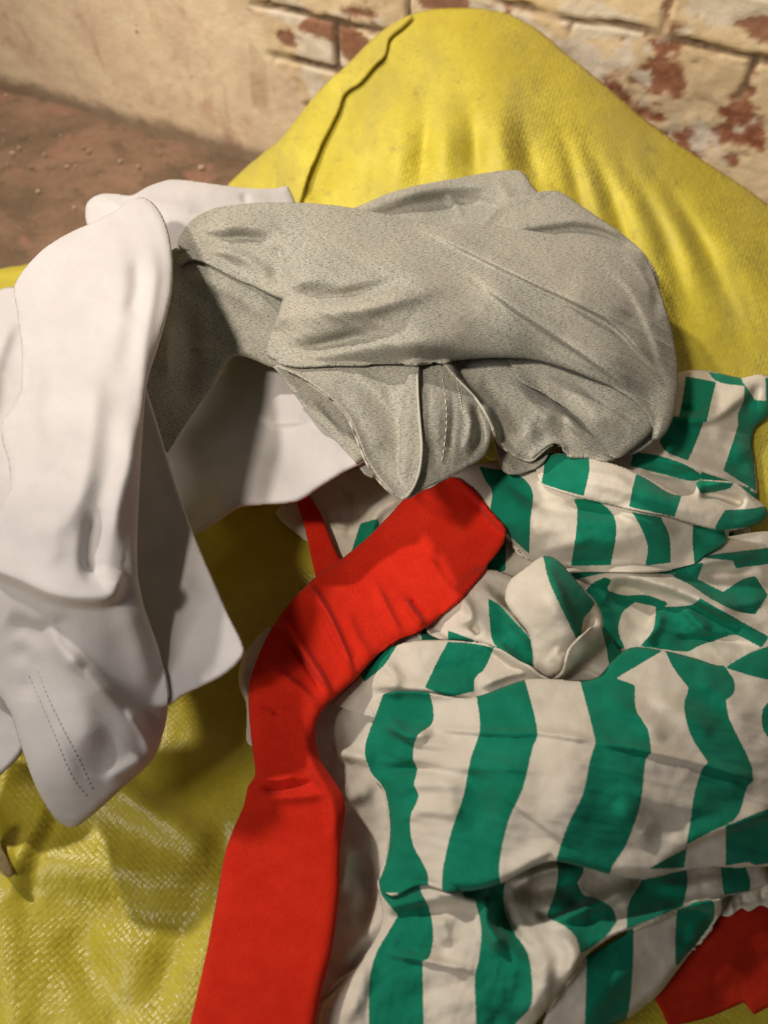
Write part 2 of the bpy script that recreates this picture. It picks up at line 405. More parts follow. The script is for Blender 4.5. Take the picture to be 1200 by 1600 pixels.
M = dict(sackd=None, white=m_white(), grey=m_grey(), red=m_red(), stripe=m_stripe(),
         sackf=m_sack('yellow_woven_plastic', .72, .0033, .33, .30), sackb=m_sack('yellow_woven_plastic_matt', .3, .0035, .62, .35, dust=.6),
         beige=m_plain('cream_lining', (.50, .42, .34), (.60, .52, .43)), thread=m_plain('grey_thread', (.44, .42, .41), (.52, .50, .48)),
         pale=m_plain('pale_grey_ribbing', (.44, .43, .36), (.56, .54, .46), 200),
         lthread=m_plain('pale_thread', (.55, .52, .45), (.62, .58, .5)), redd=m_plain('dark_red_cotton', (.34, .014, .003), (.42, .02, .005), 90),
         fringe=m_plain('frayed_cream_threads', (.62, .57, .45), (.7, .66, .55)), leaf=m_plain('dry_leaf', (.16, .11, .05), (.28, .21, .10), 120))
# ---------------------------------------------------------------- floor and wall
def floor():
    k = NT('dirty_brown_floor'); o = k.obj(); n = k.noise(5, 6, o, .62); n2 = k.noise(22, 6, o, .7); n3 = k.noise(120, 4, o, .7)
    c = k.mix(k.ramp(n, .35, .68), (.15, .105, .065), (.31, .19, .125)); c = k.mix(k.math('MULTIPLY', k.ramp(n2, .48, .68), .6), c, (.10, .078, .05))
    c = k.mix(k.ramp(k.noise(9, 4, k.mapping(o, 1, (1, 1, 1)), .6), .56, .70), c, (.31, .17, .115)); c = k.mix(k.math('MULTIPLY', k.ramp(n3, .6, .74), .5), c, (.45, .34, .24))
    m = k.out(c, .85, k.bump(n3, .5, .004, k.bump(n2, .6, .02)), 0, .2)
    N = 160; xs = np.linspace(-2.2, 2.2, N); ys = np.linspace(-1.5, 2.6, N); X, Y = np.meshgrid(xs, ys)
    Z = .012*fbm(X*5, Y*5, 3, 5)
    me = bpy.data.meshes.new('floor'); idx = np.arange(N*N).reshape(N, N)
    me.from_pydata(np.stack([X, Y, Z], -1).reshape(-1, 3).tolist(), [], np.stack([idx[:-1, :-1], idx[:-1, 1:], idx[1:, 1:], idx[1:, :-1]], -1).reshape(-1, 4).tolist())
    me.polygons.foreach_set('use_smooth', [True]*len(me.polygons)); tag(link('floor', me, m), kind='structure')
floor()
WA = unproj(100, 165, z2t(165, 0.0)); WB = unproj(400, 250, z2t(250, 0.0))
wd = (WB-WA)[:2]; wd = wd/np.linalg.norm(wd); wn = np.array([wd[1], -wd[0]])   # wn points to the room
if wn[1] > 0: wn = -wn
def wall_uv(px, py):
    d = unproj(px, py, 1.0)-np.array([0, 0, CZ]); t = np.dot(WA[:2], wn)/(d[0]*wn[0]+d[1]*wn[1])
    p = np.array([0, 0, CZ])+d*t; return np.dot(p[:2]-WA[:2], wd), p[2], t
def wall():
    BL, BH = .222, .064
    s0, z0, _ = wall_uv(1085, 157); s1, z1, _ = wall_uv(1163, 135)
    ss = np.arange(-1.6, 2.4, .0042); zz = np.arange(-.03, .95, .0042)
    # finer in the part near the photograph
    S, Z = np.meshgrid(ss, zz)
    ws = S+.010*fbm(S*9, Z*9, 5, 4)*2; wz = Z+.006*fbm(S*12+7, Z*12, 9, 4)*2
    row = np.floor((wz-z0)/BH); off = np.where(row % 2 == 0, 0, BL/2)
    fx = ((ws-s1+off)/BL) % 1; fz = ((wz-z0)/BH) % 1; col = np.floor((ws-s1+off)/BL)
    dx = np.minimum(fx, 1-fx)*BL; dz = np.minimum(fz, 1-fz)*BH; dm = np.minimum(dx, dz)
    mort = 1-sst(.0018, .0055, dm+.004*fbm(S*40, Z*40, 31, 3))
    rnd = hsh(row, col, 77)
    # smooth plaster skim to the left, its torn edge runs down to the right
    pl = sst(-.02, .02, (.56-S)+.16*fbm(S*6, Z*6, 15, 5)*2-(Z-.10)*.55)
    groove = mort*sst(.40, .60, fbm(S*7, Z*9, 21, 4)*1.3+.5+.10)      # some joints are filled with paint
    def blobs(L):
        v = np.zeros(S.shape)
        for px, py, rx, rz in L:
            a_, b_, _ = wall_uv(px, py); v = np.maximum(v, np.exp(-(((S-a_)/rx)**2+((Z-b_)/rz)**2)**2))
        return v
    chip = blobs([(940, 98, .045, .030), (565, 78, .040, .018), (505, 48, .05, .018), (455, 62, .03, .014), (1010, 118, .04, .02), (1150, 150, .02, .03), (1185, 38, .04, .02), (1040, 200, .03, .02), (1130, 215, .06, .012), (700, 5, .05, .015)])
    whit = blobs([(440, 12, .05, .016), (520, 92, .035, .02), (575, 35, .06, .014), (900, 88, .03, .018), (950, 25, .05, .02), (1180, 12, .05, .01)])
    pl = pl*(1-np.clip(chip+whit, 0, 1)*sst(.42, .55, .5+fbm(S*14, Z*20, 91, 4)+.12))
    paint = sst(.47, .53, .5+.75*fbm(S*18, Z*26, 41, 6, .6)+.14+.16*(rnd-.5)-.10*np.exp(-dm/.008)-.36*chip*(.25+.75*(rnd > .42))*(1-.8*mort))
    paint = paint*(1-.85*groove)
    white = sst(.60, .66, .5+fbm(S*11+3, Z*14, 55, 6, .6)+.02+.30*whit)*(1-groove)
    depth = -.006*groove+.0035*paint*.5+.010*fbm(S*10, Z*10, 63, 5)*(1-pl)+.004*fbm(S*45, Z*45, 64, 4)+pl*.006+.0025*(rnd-.5)*(1-mort)
    depth = depth*(1-pl)+pl*(.006+.014*fbm(S*4, Z*4, 71, 4)+.001*fbm(S*60, Z*60, 72, 3))
    P = np.stack([WA[0]+S*wd[0]+depth*wn[0], WA[1]+S*wd[1]+depth*wn[1], Z], -1)
    n0, n1 = S.shape; idx = np.arange(n0*n1).reshape(n0, n1)
    me = bpy.data.meshes.new('brick_wall')
    me.from_pydata(P.reshape(-1, 3).tolist(), [], np.stack([idx[:-1, :-1], idx[:-1, 1:], idx[1:, 1:], idx[1:, :-1]], -1).reshape(-1, 4).tolist())
    me.polygons.foreach_set('use_smooth', [True]*len(me.polygons))
    uv = me.uv_layers.new(name='UVMap'); li = np.zeros(len(me.loops), np.int32); me.loops.foreach_get('vertex_index', li)
    uv.data.foreach_set('uv', np.stack([S, Z], -1).reshape(-1, 2)[li].ravel())
    for nm, v in (('groove', groove), ('paint', paint), ('white', white), ('plaster', pl), ('rnd', rnd)):
        at = me.attributes.new(nm, 'FLOAT', 'POINT'); at.data.foreach_set('value', v.ravel().astype(np.float32))
    k = NT('old_painted_brick'); u = k.uv()
    A = lambda n: k.n('ShaderNodeAttribute', attribute_name=n).outputs['Fac']
    n = k.noise(9, 6, u, .65); f = k.noise(70, 5, u, .7)
    brick = k.mix(k.ramp(f, .3, .7), (.24, .085, .045), (.42, .19, .11)); brick = k.mix(k.math('MULTIPLY', A('rnd'), .5), brick, (.34, .22, .15))
    pt = k.mix(k.ramp(n, .35, .7), (.72, .56, .36), (.82, .67, .44)); pt = k.mix(k.math('MULTIPLY', k.ramp(f, .5, .75), .45), pt, (.42, .29, .17))
    c = k.mix(A('paint'), brick, pt); c = k.mix(A('white'), c, (.76, .67, .55)); c = k.mix(A('groove'), c, k.mix(k.ramp(f, .4, .6), (.13, .10, .07), (.26, .19, .12)))
    v = k.mapping(u, .28, (1, .3, 1)); st = k.noise(20, 4, v, .6)
    ps = k.mix(k.ramp(n, .38, .62), (.74, .58, .42), (.84, .70, .49)); ps = k.mix(k.math('MULTIPLY', k.ramp(st, .55, .72), .6), ps, (.46, .33, .20))
    ps = k.mix(k.ramp(k.noise(7, 5, k.mapping(u, .5), .65), .56, .66), ps, (.66, .45, .33)); ps = k.mix(k.math('MULTIPLY', k.ramp(k.noise(26, 4, u, .6), .68, .73), .7), ps, (.36, .38, .26))
    ps = k.mix(k.ramp(k.noise(33, 3, k.mapping(u, 2.0), .6), .70, .74), ps, (.36, .20, .13))
    c = k.mix(A('plaster'), c, ps)
    sp = k.n('ShaderNodeSeparateXYZ'); k.t.links.new(u, sp.inputs[0])
    base = k.ramp(k.math('ADD', sp.outputs[1], k.math('MULTIPLY', k.noise(14, 5, u, .65), -.05)), .015, -.012)
    c = k.mix(k.math('MULTIPLY', base, .8), c, (.20, .14, .09))     # darker brown band with a ragged top at the foot of the wall
    m = k.out(c, .85, k.bump(f, .4, .003, k.bump(k.noise(24, 5, u, .65), .2, .01)), 0, .2)
    o = link('brick_wall', me, m)
    tag(o, 'old brick wall with peeling cream paint and patched plaster behind the sacks', 'wall')
wall()
_, _, TW = wall_uv(600, 100)
d0 = unproj(BX, BY, 1.0)-np.array([0, 0, CZ]); tw = np.dot(WA[:2], wn)/(d0[..., 0]*wn[0]+d0[..., 1]*wn[1]); tw = np.where(tw <= 0, 9, tw)
TB = np.minimum(TB, np.minimum(np.where(d0[..., 2] < 0, CZ/np.maximum(-d0[..., 2], 1e-6), 9), tw))
# paint flakes and crumbs fallen on the floor
def crumbs():
    vs = []; fs = []
    for i in range(50):
        if i < 16:
            px, py = [(10, 150), (38, 215), (30, 232), (20, 240), (70, 242), (48, 262), (138, 238), (130, 232), (188, 253), (315, 262), (116, 325), (105, 262), (60, 300), (216, 262), (250, 240), (12, 258)][i]; r = random.uniform(.002, .006)
        else: px, py = random.uniform(-60, 340), random.uniform(185, 400); r = random.uniform(.001, .0025)
        p = unproj(px, py, z2t(py, .004))
        a0 = random.uniform(0, 6.28); i0 = len(vs); n = 7; el = random.uniform(.4, 1)
        ring = [(math.cos(a0+j*6.283/n)*r*random.uniform(.6, 1.2), math.sin(a0+j*6.283/n)*r*el*random.uniform(.6, 1.2)) for j in range(n)]
        for h in (0, .0035):
            for q in ring: vs.append((p[0]+q[0]*(1-h*60), p[1]+q[1]*(1-h*60), .003+h+random.uniform(0, .001)))
        fs.append(tuple(i0+n+j for j in range(n)))
        for j in range(n): fs.append((i0+j, i0+(j+1) % n, i0+n+(j+1) % n, i0+n+j))
    me = bpy.data.meshes.new('paint_crumbs'); me.from_pydata(vs, [], fs)
    k = NT('paint_crumbs'); m = k.out(k.mix(k.ramp(k.noise(30, 2, k.obj()), .4, .6), (.36, .24, .15), (.66, .55, .42)), .8)
    tag(link('paint_crumbs', me, m), 'pale flakes of paint and grit scattered on the brown floor', 'debris', kind='stuff')
crumbs()
# ---------------------------------------------------------------- front sack (a filled pillow shape lying on the floor)
SC = (-.06, .23); SHX, SHY, SH = .80, .695, .208
def sack_h(x, y):
    a = np.abs((x-SC[0])/SHX); b = np.abs((y-SC[1])/SHY)
    r = np.clip(1-(a**3.2+b**3.2), 0, 1)
    h = SH*r**.42
    h = h+.012*fbm(x*5+2, y*5, 8, 3)*sst(0, .2, h)*2
    # settled hollows and tucks seen in the foreground
    def dimple(x0, y0, r0, a0): return a0*np.exp(-((x-x0)**2+(y-y0)**2)/r0**2)
    h = h-dimple(-.08, .24, .06, .03)
    return h
def ridge_w(x, y):
    """creases of the sack skin, placed on the ground plan"""
    X = x; Y = y; h = np.zeros(X.shape)
    for (a, b, wdt, amp) in SKIN:
        L = np.array([a, b]); d, _, _, s, ar = segdist(X, Y, L); h += amp*np.exp(-(d/wdt)**2)
    return h
def gp(px, py, z=.19): p = unproj(px, py, z2t(py, z)); return (p[0], p[1])
SKIN = [(gp(40, 1390), gp(85, 1270), .004, .004), (gp(60, 1400), gp(100, 1285), .004, -.003),
        (gp(60, 1345), gp(350, 1395), .016, .009), (gp(180, 1235), gp(320, 1330), .010, .008), (gp(130, 1480), gp(190, 1590), .012, -.007),
        (gp(350, 1340), gp(250, 1560), .012, -.007), (gp(120, 1420), gp(260, 1440), .012, -.004), (gp(0, 1290), gp(60, 1380), .006, .004), (gp(20, 1420), gp(40, 1600), .010, .004)]
def build_front_sack():
    def tot(x, y): return np.maximum(sack_h(x, y)+ridge_w(x, y)*sst(0, .1, sack_h(x, y)), -.01)
    xs = np.concatenate([np.linspace(-.92, -.36, 60), np.linspace(-.357, .5, 300), np.linspace(.505, .8, 30)])
    ys = np.linspace(-.55, 1.0, 440)
    X, Y = np.meshgrid(xs, ys); Z = tot(X, Y); Z = Z+.0012*fbm(X*60, Y*60, 12, 3)*sst(.02, .1, Z)*2
    n0, n1 = X.shape; idx = np.arange(n0*n1).reshape(n0, n1)
    q = np.stack([idx[:-1, :-1], idx[:-1, 1:], idx[1:, 1:], idx[1:, :-1]], -1).reshape(-1, 4)
    zf = Z.ravel(); q = q[(zf[q] > .0005).any(1)]
    me = bpy.data.meshes.new('sack_skin'); me.from_pydata(np.stack([X, Y, Z], -1).reshape(-1, 3).tolist(), [], q.tolist())
    uv = me.uv_layers.new(name='UVMap'); li = np.zeros(len(me.loops), np.int32); me.loops.foreach_get('vertex_index', li)
    uv.data.foreach_set('uv', np.stack([X, Y], -1).reshape(-1, 2)[li].ravel())
    me.polygons.foreach_set('use_smooth', [True]*len(me.polygons))
    o = link('woven_sack', me, M['sackf'])
    tag(o, 'glossy yellow woven plastic sack lying in the foreground under the clothes', 'sack', 'yellow woven sacks')
    # ray march into the buffer
    global TB
    d = d0; T = np.full(BX.shape, 9.0); done = np.zeros(BX.shape, bool)
    prev = None
    for t in np.arange(.35, 1.3, .008):
        x = d[..., 0]*t; y = d[..., 1]*t; g = CZ+d[..., 2]*t-(sack_h(x, y)+ridge_w(x, y)*.9+.004)
        if prev is not None:
            hit = ~done & (g < 0); T[hit] = t-.008*(-g[hit])/(prev[hit]-g[hit]); done |= hit
        prev = g
    TB = np.minimum(TB, np.where(T < 9, blurB(np.minimum(T, 1.3), 2), T))
build_front_sack()
# ---------------------------------------------------------------- back sack
bs = empty('woven_sack', tuple(unproj(800, 400, .85)), 'big dusty yellow sack standing against the brick wall behind the clothes', 'sack'); bs.location.z = .0
bs['group'] = 'yellow woven sacks'
BSO = [(345, 330), (352, 295), (372, 272), (400, 248), (440, 215), (475, 170), (505, 135), (545, 98), (580, 62), (612, 38), (650, 20), (700, 12), (750, 13), (795, 22), (840, 46), (880, 80), (915, 108), (960, 145), (1010, 188), (1060, 225), (1110, 258), (1160, 290), (1220, 335), (1300, 400), (1400, 520), (1400, 1000), (1200, 1050), (900, 800), (600, 620), (400, 480)]
bsctrl = [(700, 30, 33.5), (400, 270, 25), (520, 150, 30), (900, 110, 31.5), (1060, 230, 29), (1200, 330, 25), (650, 200, 33), (780, 200, 34), (900, 300, 31), (500, 300, 28), (1100, 450, 26.5), (900, 560, 26), (1250, 600, 24), (1200, 800, 23.5), (700, 500, 26), (420, 420, 24), (1390, 900, 20)]
vf = []
for x0_, y0_, x1_, y1_, wa_, am_ in ((600, 120, 560, 360, 20, 4), (640, 130, 612, 340, 22, 8), (672, 140, 652, 330, 13, -6), (700, 110, 692, 330, 22, 8), (730, 150, 742, 320, 15, -8), (770, 120, 800, 330, 22, 9), (800, 160, 850, 350, 15, -6),
                               (830, 130, 900, 380, 20, 3), (850, 150, 935, 420, 13, -5), (870, 140, 975, 480, 20, 6), (890, 170, 1010, 500, 14, -5), (910, 170, 1060, 540, 24, 7), (935, 190, 1095, 540, 14, -6), (950, 180, 1140, 560, 24, 6), (980, 210, 1175, 560, 15, -5), (1010, 230, 1230, 560, 26, 6), (560, 170, 520, 320, 16, -4)):
    mx_ = (x0_+x1_)/2+(x1_-x0_)*.10+random.uniform(-6, 6); my_ = (y0_+y1_)/2-10
    vf.append(([(x0_, y0_), (mx_, my_), (x1_, y1_)], wa_, wa_*random.uniform(.7, 1.1), am_, .6))
vf.append(([(488, 318), (527, 220), (552, 165), (585, 128), (612, 90)], 14, 22, -9, .1))
sheet('sack_skin', BSO, bsctrl, M['sackb'], bs, folds=vf, step=4, edge=(100, 58), thick=2, noise=(6, 170), noise2=(.5, 60, 24, 70), fa=1.9, gap=4)
sheet('seam_flap', [(648, 20), (622, 32), (600, 48), (575, 70), (548, 97), (510, 131), (478, 172), (450, 210), (438, 235), (434, 262), (430, 310), (465, 322), (482, 272), (505, 217), (528, 170), (538, 143), (562, 126), (586, 98), (601, 82), (607, 58), (630, 38)],
      bsctrl, M['sackb'], bs, folds=[([(465, 312), (505, 217), (538, 143), (586, 98), (604, 62)], 12, 26, 10, 0.05), ([(452, 290), (490, 200), (520, 150)], 8, 8, -3)], step=3, edge=(6, 3), thick=3, lie=.94, gap=5, noise=(3, 22), fa=1, rolls=[([(465, 322), (505, 217), (538, 143), (586, 98), (607, 58), (630, 38)], 9, 'touch')])
# ---------------------------------------------------------------- cloths
def shirt(name, z, px, py, label, cat):
    p = unproj(px, py, z2t(py, z)); return empty(name, (float(p[0]), float(p[1]), z), label, cat)
# red cloth at lower right
rc = shirt('red_cloth', .2, 1150, 1500, 'flat dark red cloth with a frayed pale edge poking out under the striped shirt', 'cloth')
sheet('cloth_panel', [(1022, 1552), (1060, 1500), (1100, 1455), (1125, 1425), (1200, 1405), (1300, 1395), (1300, 1545), (1205, 1572), (1178, 1586), (1163, 1566), (1100, 1592), (1044, 1604), (1034, 1580)],
      [(1024, 1555, 22.5), (1044, 1600, 22), (1200, 1570, 22.5), (1200, 1410, 23.5), (1300, 1450, 23)], M['redd'], rc, step=4, noise=(2, 90), folds=[([(1060, 1590), (1160, 1480), (1250, 1450)], 30, 30, 3)], edge=(4, 1))
fr = sheet('frayed_edge', [(1120, 1402), (1200, 1378), (1300, 1370), (1300, 1408), (1260, 1412), (1240, 1419), (1225, 1412), (1205, 1420), (1190, 1414), (1170, 1424), (1160, 1418), (1140, 1432), (1125, 1430)],
      [(1120, 1402, 24), (1300, 1370, 24.3), (1125, 1430, 24), (1300, 1408, 24)], M['fringe'], rc, step=2.5, noise=(1.2, 6), edge=(3, .8), folds=[([(1160, 1395), (1164, 1425)], 4, 4, -2), ([(1190, 1385), (1192, 1418)], 4, 4, -2), ([(1140, 1400), (1145, 1430)], 4, 4, 2)])
# ---- striped shirt
ss_ = shirt('striped_shirt', .22, 850, 1200, 'crumpled shirt with broad green and cream stripes lying on the yellow sack', 'shirt')
def S(*a, **k): return sheet(a[0], a[1], a[2], M['stripe'], ss_, **k)
# shaded first cream stripe beside the red band
S('side_panel', [(455, 1120), (500, 1090), (560, 1020), (640, 990), (700, 1000), (700, 1300), (700, 1650), (440, 1680), (470, 1560), (480, 1400), (470, 1250)],
  [(480, 1150, 24), (480, 1600, 22.5), (540, 1300, 23), (540, 1500, 22.5), (600, 1050, 25), (690, 1300, 25.5), (690, 1600, 25)],
  folds=[([(560, 1330), (575, 1400), (560, 1470)], 14, 14, -7), ([(520, 1175), (600, 1190)], 10, 10, 5), ([(505, 1260), (590, 1230)], 16, 16, 4), ([(520, 1520), (600, 1420)], 14, 18, 4), ([(545, 1320), (530, 1400)], 10, 10, 5)],
  noise=(2.5, 45), stripes=[[(604, 1060), (589, 1112), (570, 1169), (579, 1206), (602, 1232), (609, 1281), (607, 1326), (592, 1375), (598, 1397), (622, 1431), (604, 1461), (620, 1500), (700, 1500), (700, 1060)]])
# under part showing between the white hem and the red band
S('collar', [(430, 800), (455, 775), (500, 745), (560, 730), (640, 740), (700, 760), (700, 860), (640, 900), (560, 890), (500, 860), (440, 815)],
  [(440, 800, 22.5), (600, 740, 24), (560, 880, 22.5), (690, 850, 25)], folds=[([(535, 745), (550, 790), (545, 850)], 8, 8, -5), ([(515, 820), (560, 828)], 4, 10, 4), ([(575, 860), (590, 800), (640, 770)], 12, 9, 9)], noise=(2, 40),
  stripes=[[(563, 818), (590, 810), (600, 850), (565, 880), (548, 865)]])
S('back_layer', [(640, 900), (690, 860), (740, 820), (850, 800), (1000, 820), (1150, 800), (1180, 860), (1180, 1000), (1000, 1070), (800, 1070), (680, 1040)],
  [(650, 950, 24), (740, 850, 25), (900, 850, 25), (1150, 850, 24), (1000, 1050, 24.5), (750, 1040, 24.5)], noise=(4, 60),
  stripes=[[(700, 820), (790, 820), (790, 890), (740, 930), (700, 1040), (660, 1040), (660, 900)], [(850, 800), (1010, 800), (1010, 1060), (900, 1060), (880, 900)], [(1080, 800), (1150, 800), (1130, 1000), (1060, 1040)]])
# piece at the upper right, in the shade of the grey shirt
up_str = [[(1071, 588), (1094, 592), (1119, 597), (1112, 625), (1104, 660), (1060, 655), (1068, 615)], [(1106, 581), (1130, 584), (1158, 590), (1163, 603), (1135, 600), (1117, 594)], [(1163, 600), (1180, 625), (1197, 626), (1196, 590), (1230, 590), (1230, 660), (1180, 672), (1176, 690), (1182, 768), (1130, 735), (1142, 700), (1153, 664), (1153, 648), (1162, 625)],
          [(1052, 650), (1100, 658), (1088, 690), (1075, 720), (1040, 705), (1030, 690)], [(990, 706), (1030, 712), (1075, 728), (1100, 745), (1085, 752), (1040, 742), (985, 728)], [(1096, 737), (1140, 752), (1180, 765), (1130, 760), (1095, 750)], [(1160, 760), (1200, 780), (1200, 820), (1150, 800)]]
S('sleeve', [(1030, 600), (1060, 583), (1090, 577), (1120, 582), (1158, 590), (1186, 585), (1203, 592), (1206, 625), (1200, 650), (1180, 668), (1175, 690), (1180, 730), (1182, 790), (1150, 830), (1050, 830), (950, 780), (930, 720), (980, 690)],
  [(1060, 583, 27.5), (1190, 592, 27), (1180, 665, 25.5), (1100, 640, 28), (1080, 700, 27.5), (1180, 760, 25.5), (1000, 760, 27), (940, 720, 28)],
  folds=[([(1050, 655), (1110, 655), (1160, 620), (1190, 600)], 8, 18, 9), ([(1060, 642), (1100, 640)], 6, 8, -6), ([(1020, 715), (1090, 732), (1170, 755)], 6, 14, 7), ([(1100, 665), (1150, 690), (1160, 730)], 18, 18, 6), ([(1000, 735), (1080, 748)], 6, 6, -6), ([(1185, 600), (1165, 650)], 7, 7, -5)],
  noise=(2, 40), edge=(14, 6), step=3, stripes=up_str, noise2=(.8, 60, 14, 20))
# tangle right of the knot
tg_str = [[(880, 930), (905, 935), (925, 912), (945, 902), (955, 906), (948, 922), (975, 930), (1010, 930), (1045, 942), (1034, 950), (992, 941), (973, 957), (966, 985), (976, 1012), (940, 1030), (880, 1000)],
          [(1026, 945), (1045, 948), (1080, 945), (1095, 935), (1160, 972), (1202, 995), (1190, 1012), (1150, 992), (1131, 996), (1090, 1010), (1075, 1018), (1030, 1014), (1000, 1010), (1020, 985)],
          [(1050, 900), (1075, 885), (1100, 878), (1090, 905), (1130, 925), (1160, 905), (1180, 900), (1200, 930), (1180, 960), (1150, 955), (1110, 935), (1080, 915)], [(1085, 870), (1150, 862), (1210, 855), (1210, 880), (1150, 888), (1145, 876)], [(870, 870), (960, 868), (1095, 858), (1085, 880), (1050, 897), (1000, 893), (950, 895), (900, 905)]]
S('tangled_fold', [(880, 900), (905, 885), (960, 868), (1020, 862), (1080, 850), (1140, 838), (1210, 830), (1300, 850), (1300, 1150), (1100, 1090), (950, 1060), (880, 1000)],
  [(900, 900, 27), (1000, 870, 27), (1200, 840, 25), (1290, 900, 23), (1200, 960, 25.5), (1100, 900, 26), (980, 960, 25.5), (1060, 1010, 26), (1200, 1060, 27), (950, 1040, 27)],
  folds=[([(925, 915), (950, 900), (1000, 905), (1060, 922), (1120, 950), (1190, 988)], 10, 14, 14), ([(950, 920), (1000, 945), (1005, 990)], 18, 18, -14, .3), ([(1030, 950), (1020, 985), (1000, 1005)], 7, 12, 8), ([(1075, 895), (1100, 878), (1190, 866)], 8, 12, 10), ([(1090, 900), (1150, 900), (1190, 890)], 9, 9, -8),
         ([(1110, 935), (1165, 945), (1200, 930)], 8, 12, 6), ([(1060, 945), (1110, 990)], 8, 10, 5), ([(1040, 1000), (1130, 1000), (1190, 1010)], 8, 8, -6)],
  noise=(3, 40), step=3, stripes=tg_str, noise2=(.8, 60, 14, 20))
# upper roll: lower face then the crest laid over it
lp_str = [[(748, 728), (775, 733), (800, 737), (825, 754), (833, 775), (829, 810), (827, 866), (792, 833), (767, 800), (769, 767), (758, 750)], [(896, 779), (933, 783), (958, 804), (963, 833), (954, 883), (892, 884), (900, 833), (902, 796)], [(987, 800), (1033, 808), (1046, 838), (1048, 879), (1008, 884), (1012, 854), (1000, 821)], [(1083, 820), (1130, 825), (1140, 850), (1120, 875), (1085, 880), (1082, 850)]]
S('body_roll', [(700, 745), (715, 733), (745, 725), (800, 715), (860, 708), (930, 715), (1010, 745), (1090, 790), (1140, 815), (1135, 845), (1098, 868), (1085, 880), (1040, 890), (985, 893), (930, 893), (880, 893), (845, 885), (815, 868), (795, 845), (765, 808), (735, 775)],
  [(705, 745, 28), (860, 715, 30), (1090, 795, 28.5), (800, 780, 30), (900, 820, 30), (1000, 840, 29.5), (1090, 860, 27), (820, 870, 27), (940, 888, 26.5)],
  folds=[([(770, 735), (850, 790), (920, 800), (1020, 810)], 10, 22, -7), ([(880, 790), (960, 780), (1000, 770)], 12, 12, -3), ([(790, 800), (880, 840), (1000, 860)], 25, 20, 5), ([(840, 860), (930, 845)], 8, 10, 3), ([(960, 800), (1000, 810), (1060, 840)], 6, 14, 4)],
  noise=(2.5, 60), noise2=(1.0, 30, 90, 80), step=3, rolls=[([(795, 845), (845, 888), (940, 895), (1040, 892), (1098, 870)], 30, 'touch')], edge=(14, 5), stripes=lp_str)
cr_str = [[(852, 700), (920, 712), (921, 735), (912, 775), (875, 765), (846, 755), (850, 730)], [(994, 741), (1029, 750), (1065, 775), (1054, 808), (1020, 800), (983, 792), (988, 765)], [(1133, 797), (1170, 795), (1200, 790), (1200, 820), (1120, 830), (1118, 822)], [(1083, 749), (1148, 755), (1138, 764), (1095, 772)]]
S('rolled_crest', [(838, 722), (850, 710), (880, 708), (920, 714), (970, 729), (1010, 748), (1050, 772), (1082, 772), (1090, 752), (1110, 750), (1150, 755), (1175, 775), (1197, 793), (1199, 806), (1180, 820), (1150, 828), (1120, 828), (1080, 818), (1040, 806), (990, 796), (940, 786), (900, 776), (870, 766), (845, 754)],
  [(850, 715, 30.5), (920, 740, 31), (1000, 770, 31), (1080, 800, 30), (1150, 800, 29.5), (1195, 798, 28.5), (1130, 757, 30)],
  folds=[([(1092, 772), (1125, 776), (1165, 790)], 8, 9, -11, .2), ([(1100, 755), (1148, 757), (1185, 785)], 5, 6, 5), ([(870, 740), (960, 760), (1060, 790), (1150, 815)], 14, 16, 6), ([(900, 735), (960, 745), (990, 760)], 5, 10, 3)],
  noise=(1.6, 35), step=2.5, edge=(13, 6), stripes=cr_str)
# left pieces near the knot
lk_str = [[(763, 935), (780, 945), (800, 967), (829, 1000), (833, 1042), (800, 1030), (771, 1004), (765, 970)], [(700, 985), (740, 1000), (772, 1015), (830, 1052), (860, 1062), (820, 1075), (760, 1040), (700, 1010)]]
S('body_fold', [(670, 960), (700, 930), (722, 905), (740, 893), (770, 890), (800, 900), (850, 930), (870, 1000), (880, 1060), (840, 1070), (800, 1040), (768, 1015), (735, 1003), (700, 1000), (668, 985)],
  [(680, 970, 26), (740, 895, 27.5), (800, 930, 28), (740, 960, 28), (720, 990, 27), (820, 1030, 28), (870, 1050, 27)],
  folds=[([(745, 900), (760, 925), (800, 965), (850, 1020)], 12, 9, 7), ([(722, 930), (735, 965), (712, 972)], 8, 8, 5), ([(780, 925), (810, 955), (840, 990)], 8, 8, -6), ([(735, 975), (750, 995)], 5, 7, -5), ([(770, 1000), (830, 1050)], 8, 5, 5)],
  noise=(2, 30), step=2.5, edge=(12, 5), stripes=lk_str)
kn_str = [[(848, 866), (867, 870), (890, 892), (912, 920), (930, 942), (922, 955), (912, 967), (906, 1010), (883, 962), (858, 908)]]
S('knotted_fold', [(848, 869), (868, 873), (888, 893), (910, 918), (932, 942), (942, 965), (940, 992), (925, 1015), (905, 1035), (888, 1052), (862, 1058), (838, 1048), (832, 1020), (825, 990), (800, 958), (788, 935), (796, 908), (820, 888)],
  [(848, 872, 30.5), (930, 950, 29.5), (860, 940, 32.5), (900, 1010, 30.5), (850, 1045, 29.5), (800, 930, 30), (830, 1000, 30)],
  folds=[([(850, 875), (885, 955), (905, 1010)], 40, 10, 8, .2), ([(860, 1020), (885, 1035)], 12, 12, 4), ([(925, 960), (915, 1000)], 6, 8, -5)],
  noise=(1.5, 30), step=2.5, edge=(9, 5), rolls=[([(838, 1048), (862, 1060), (905, 1035), (940, 995)], 18, 'touch')], stripes=kn_str)
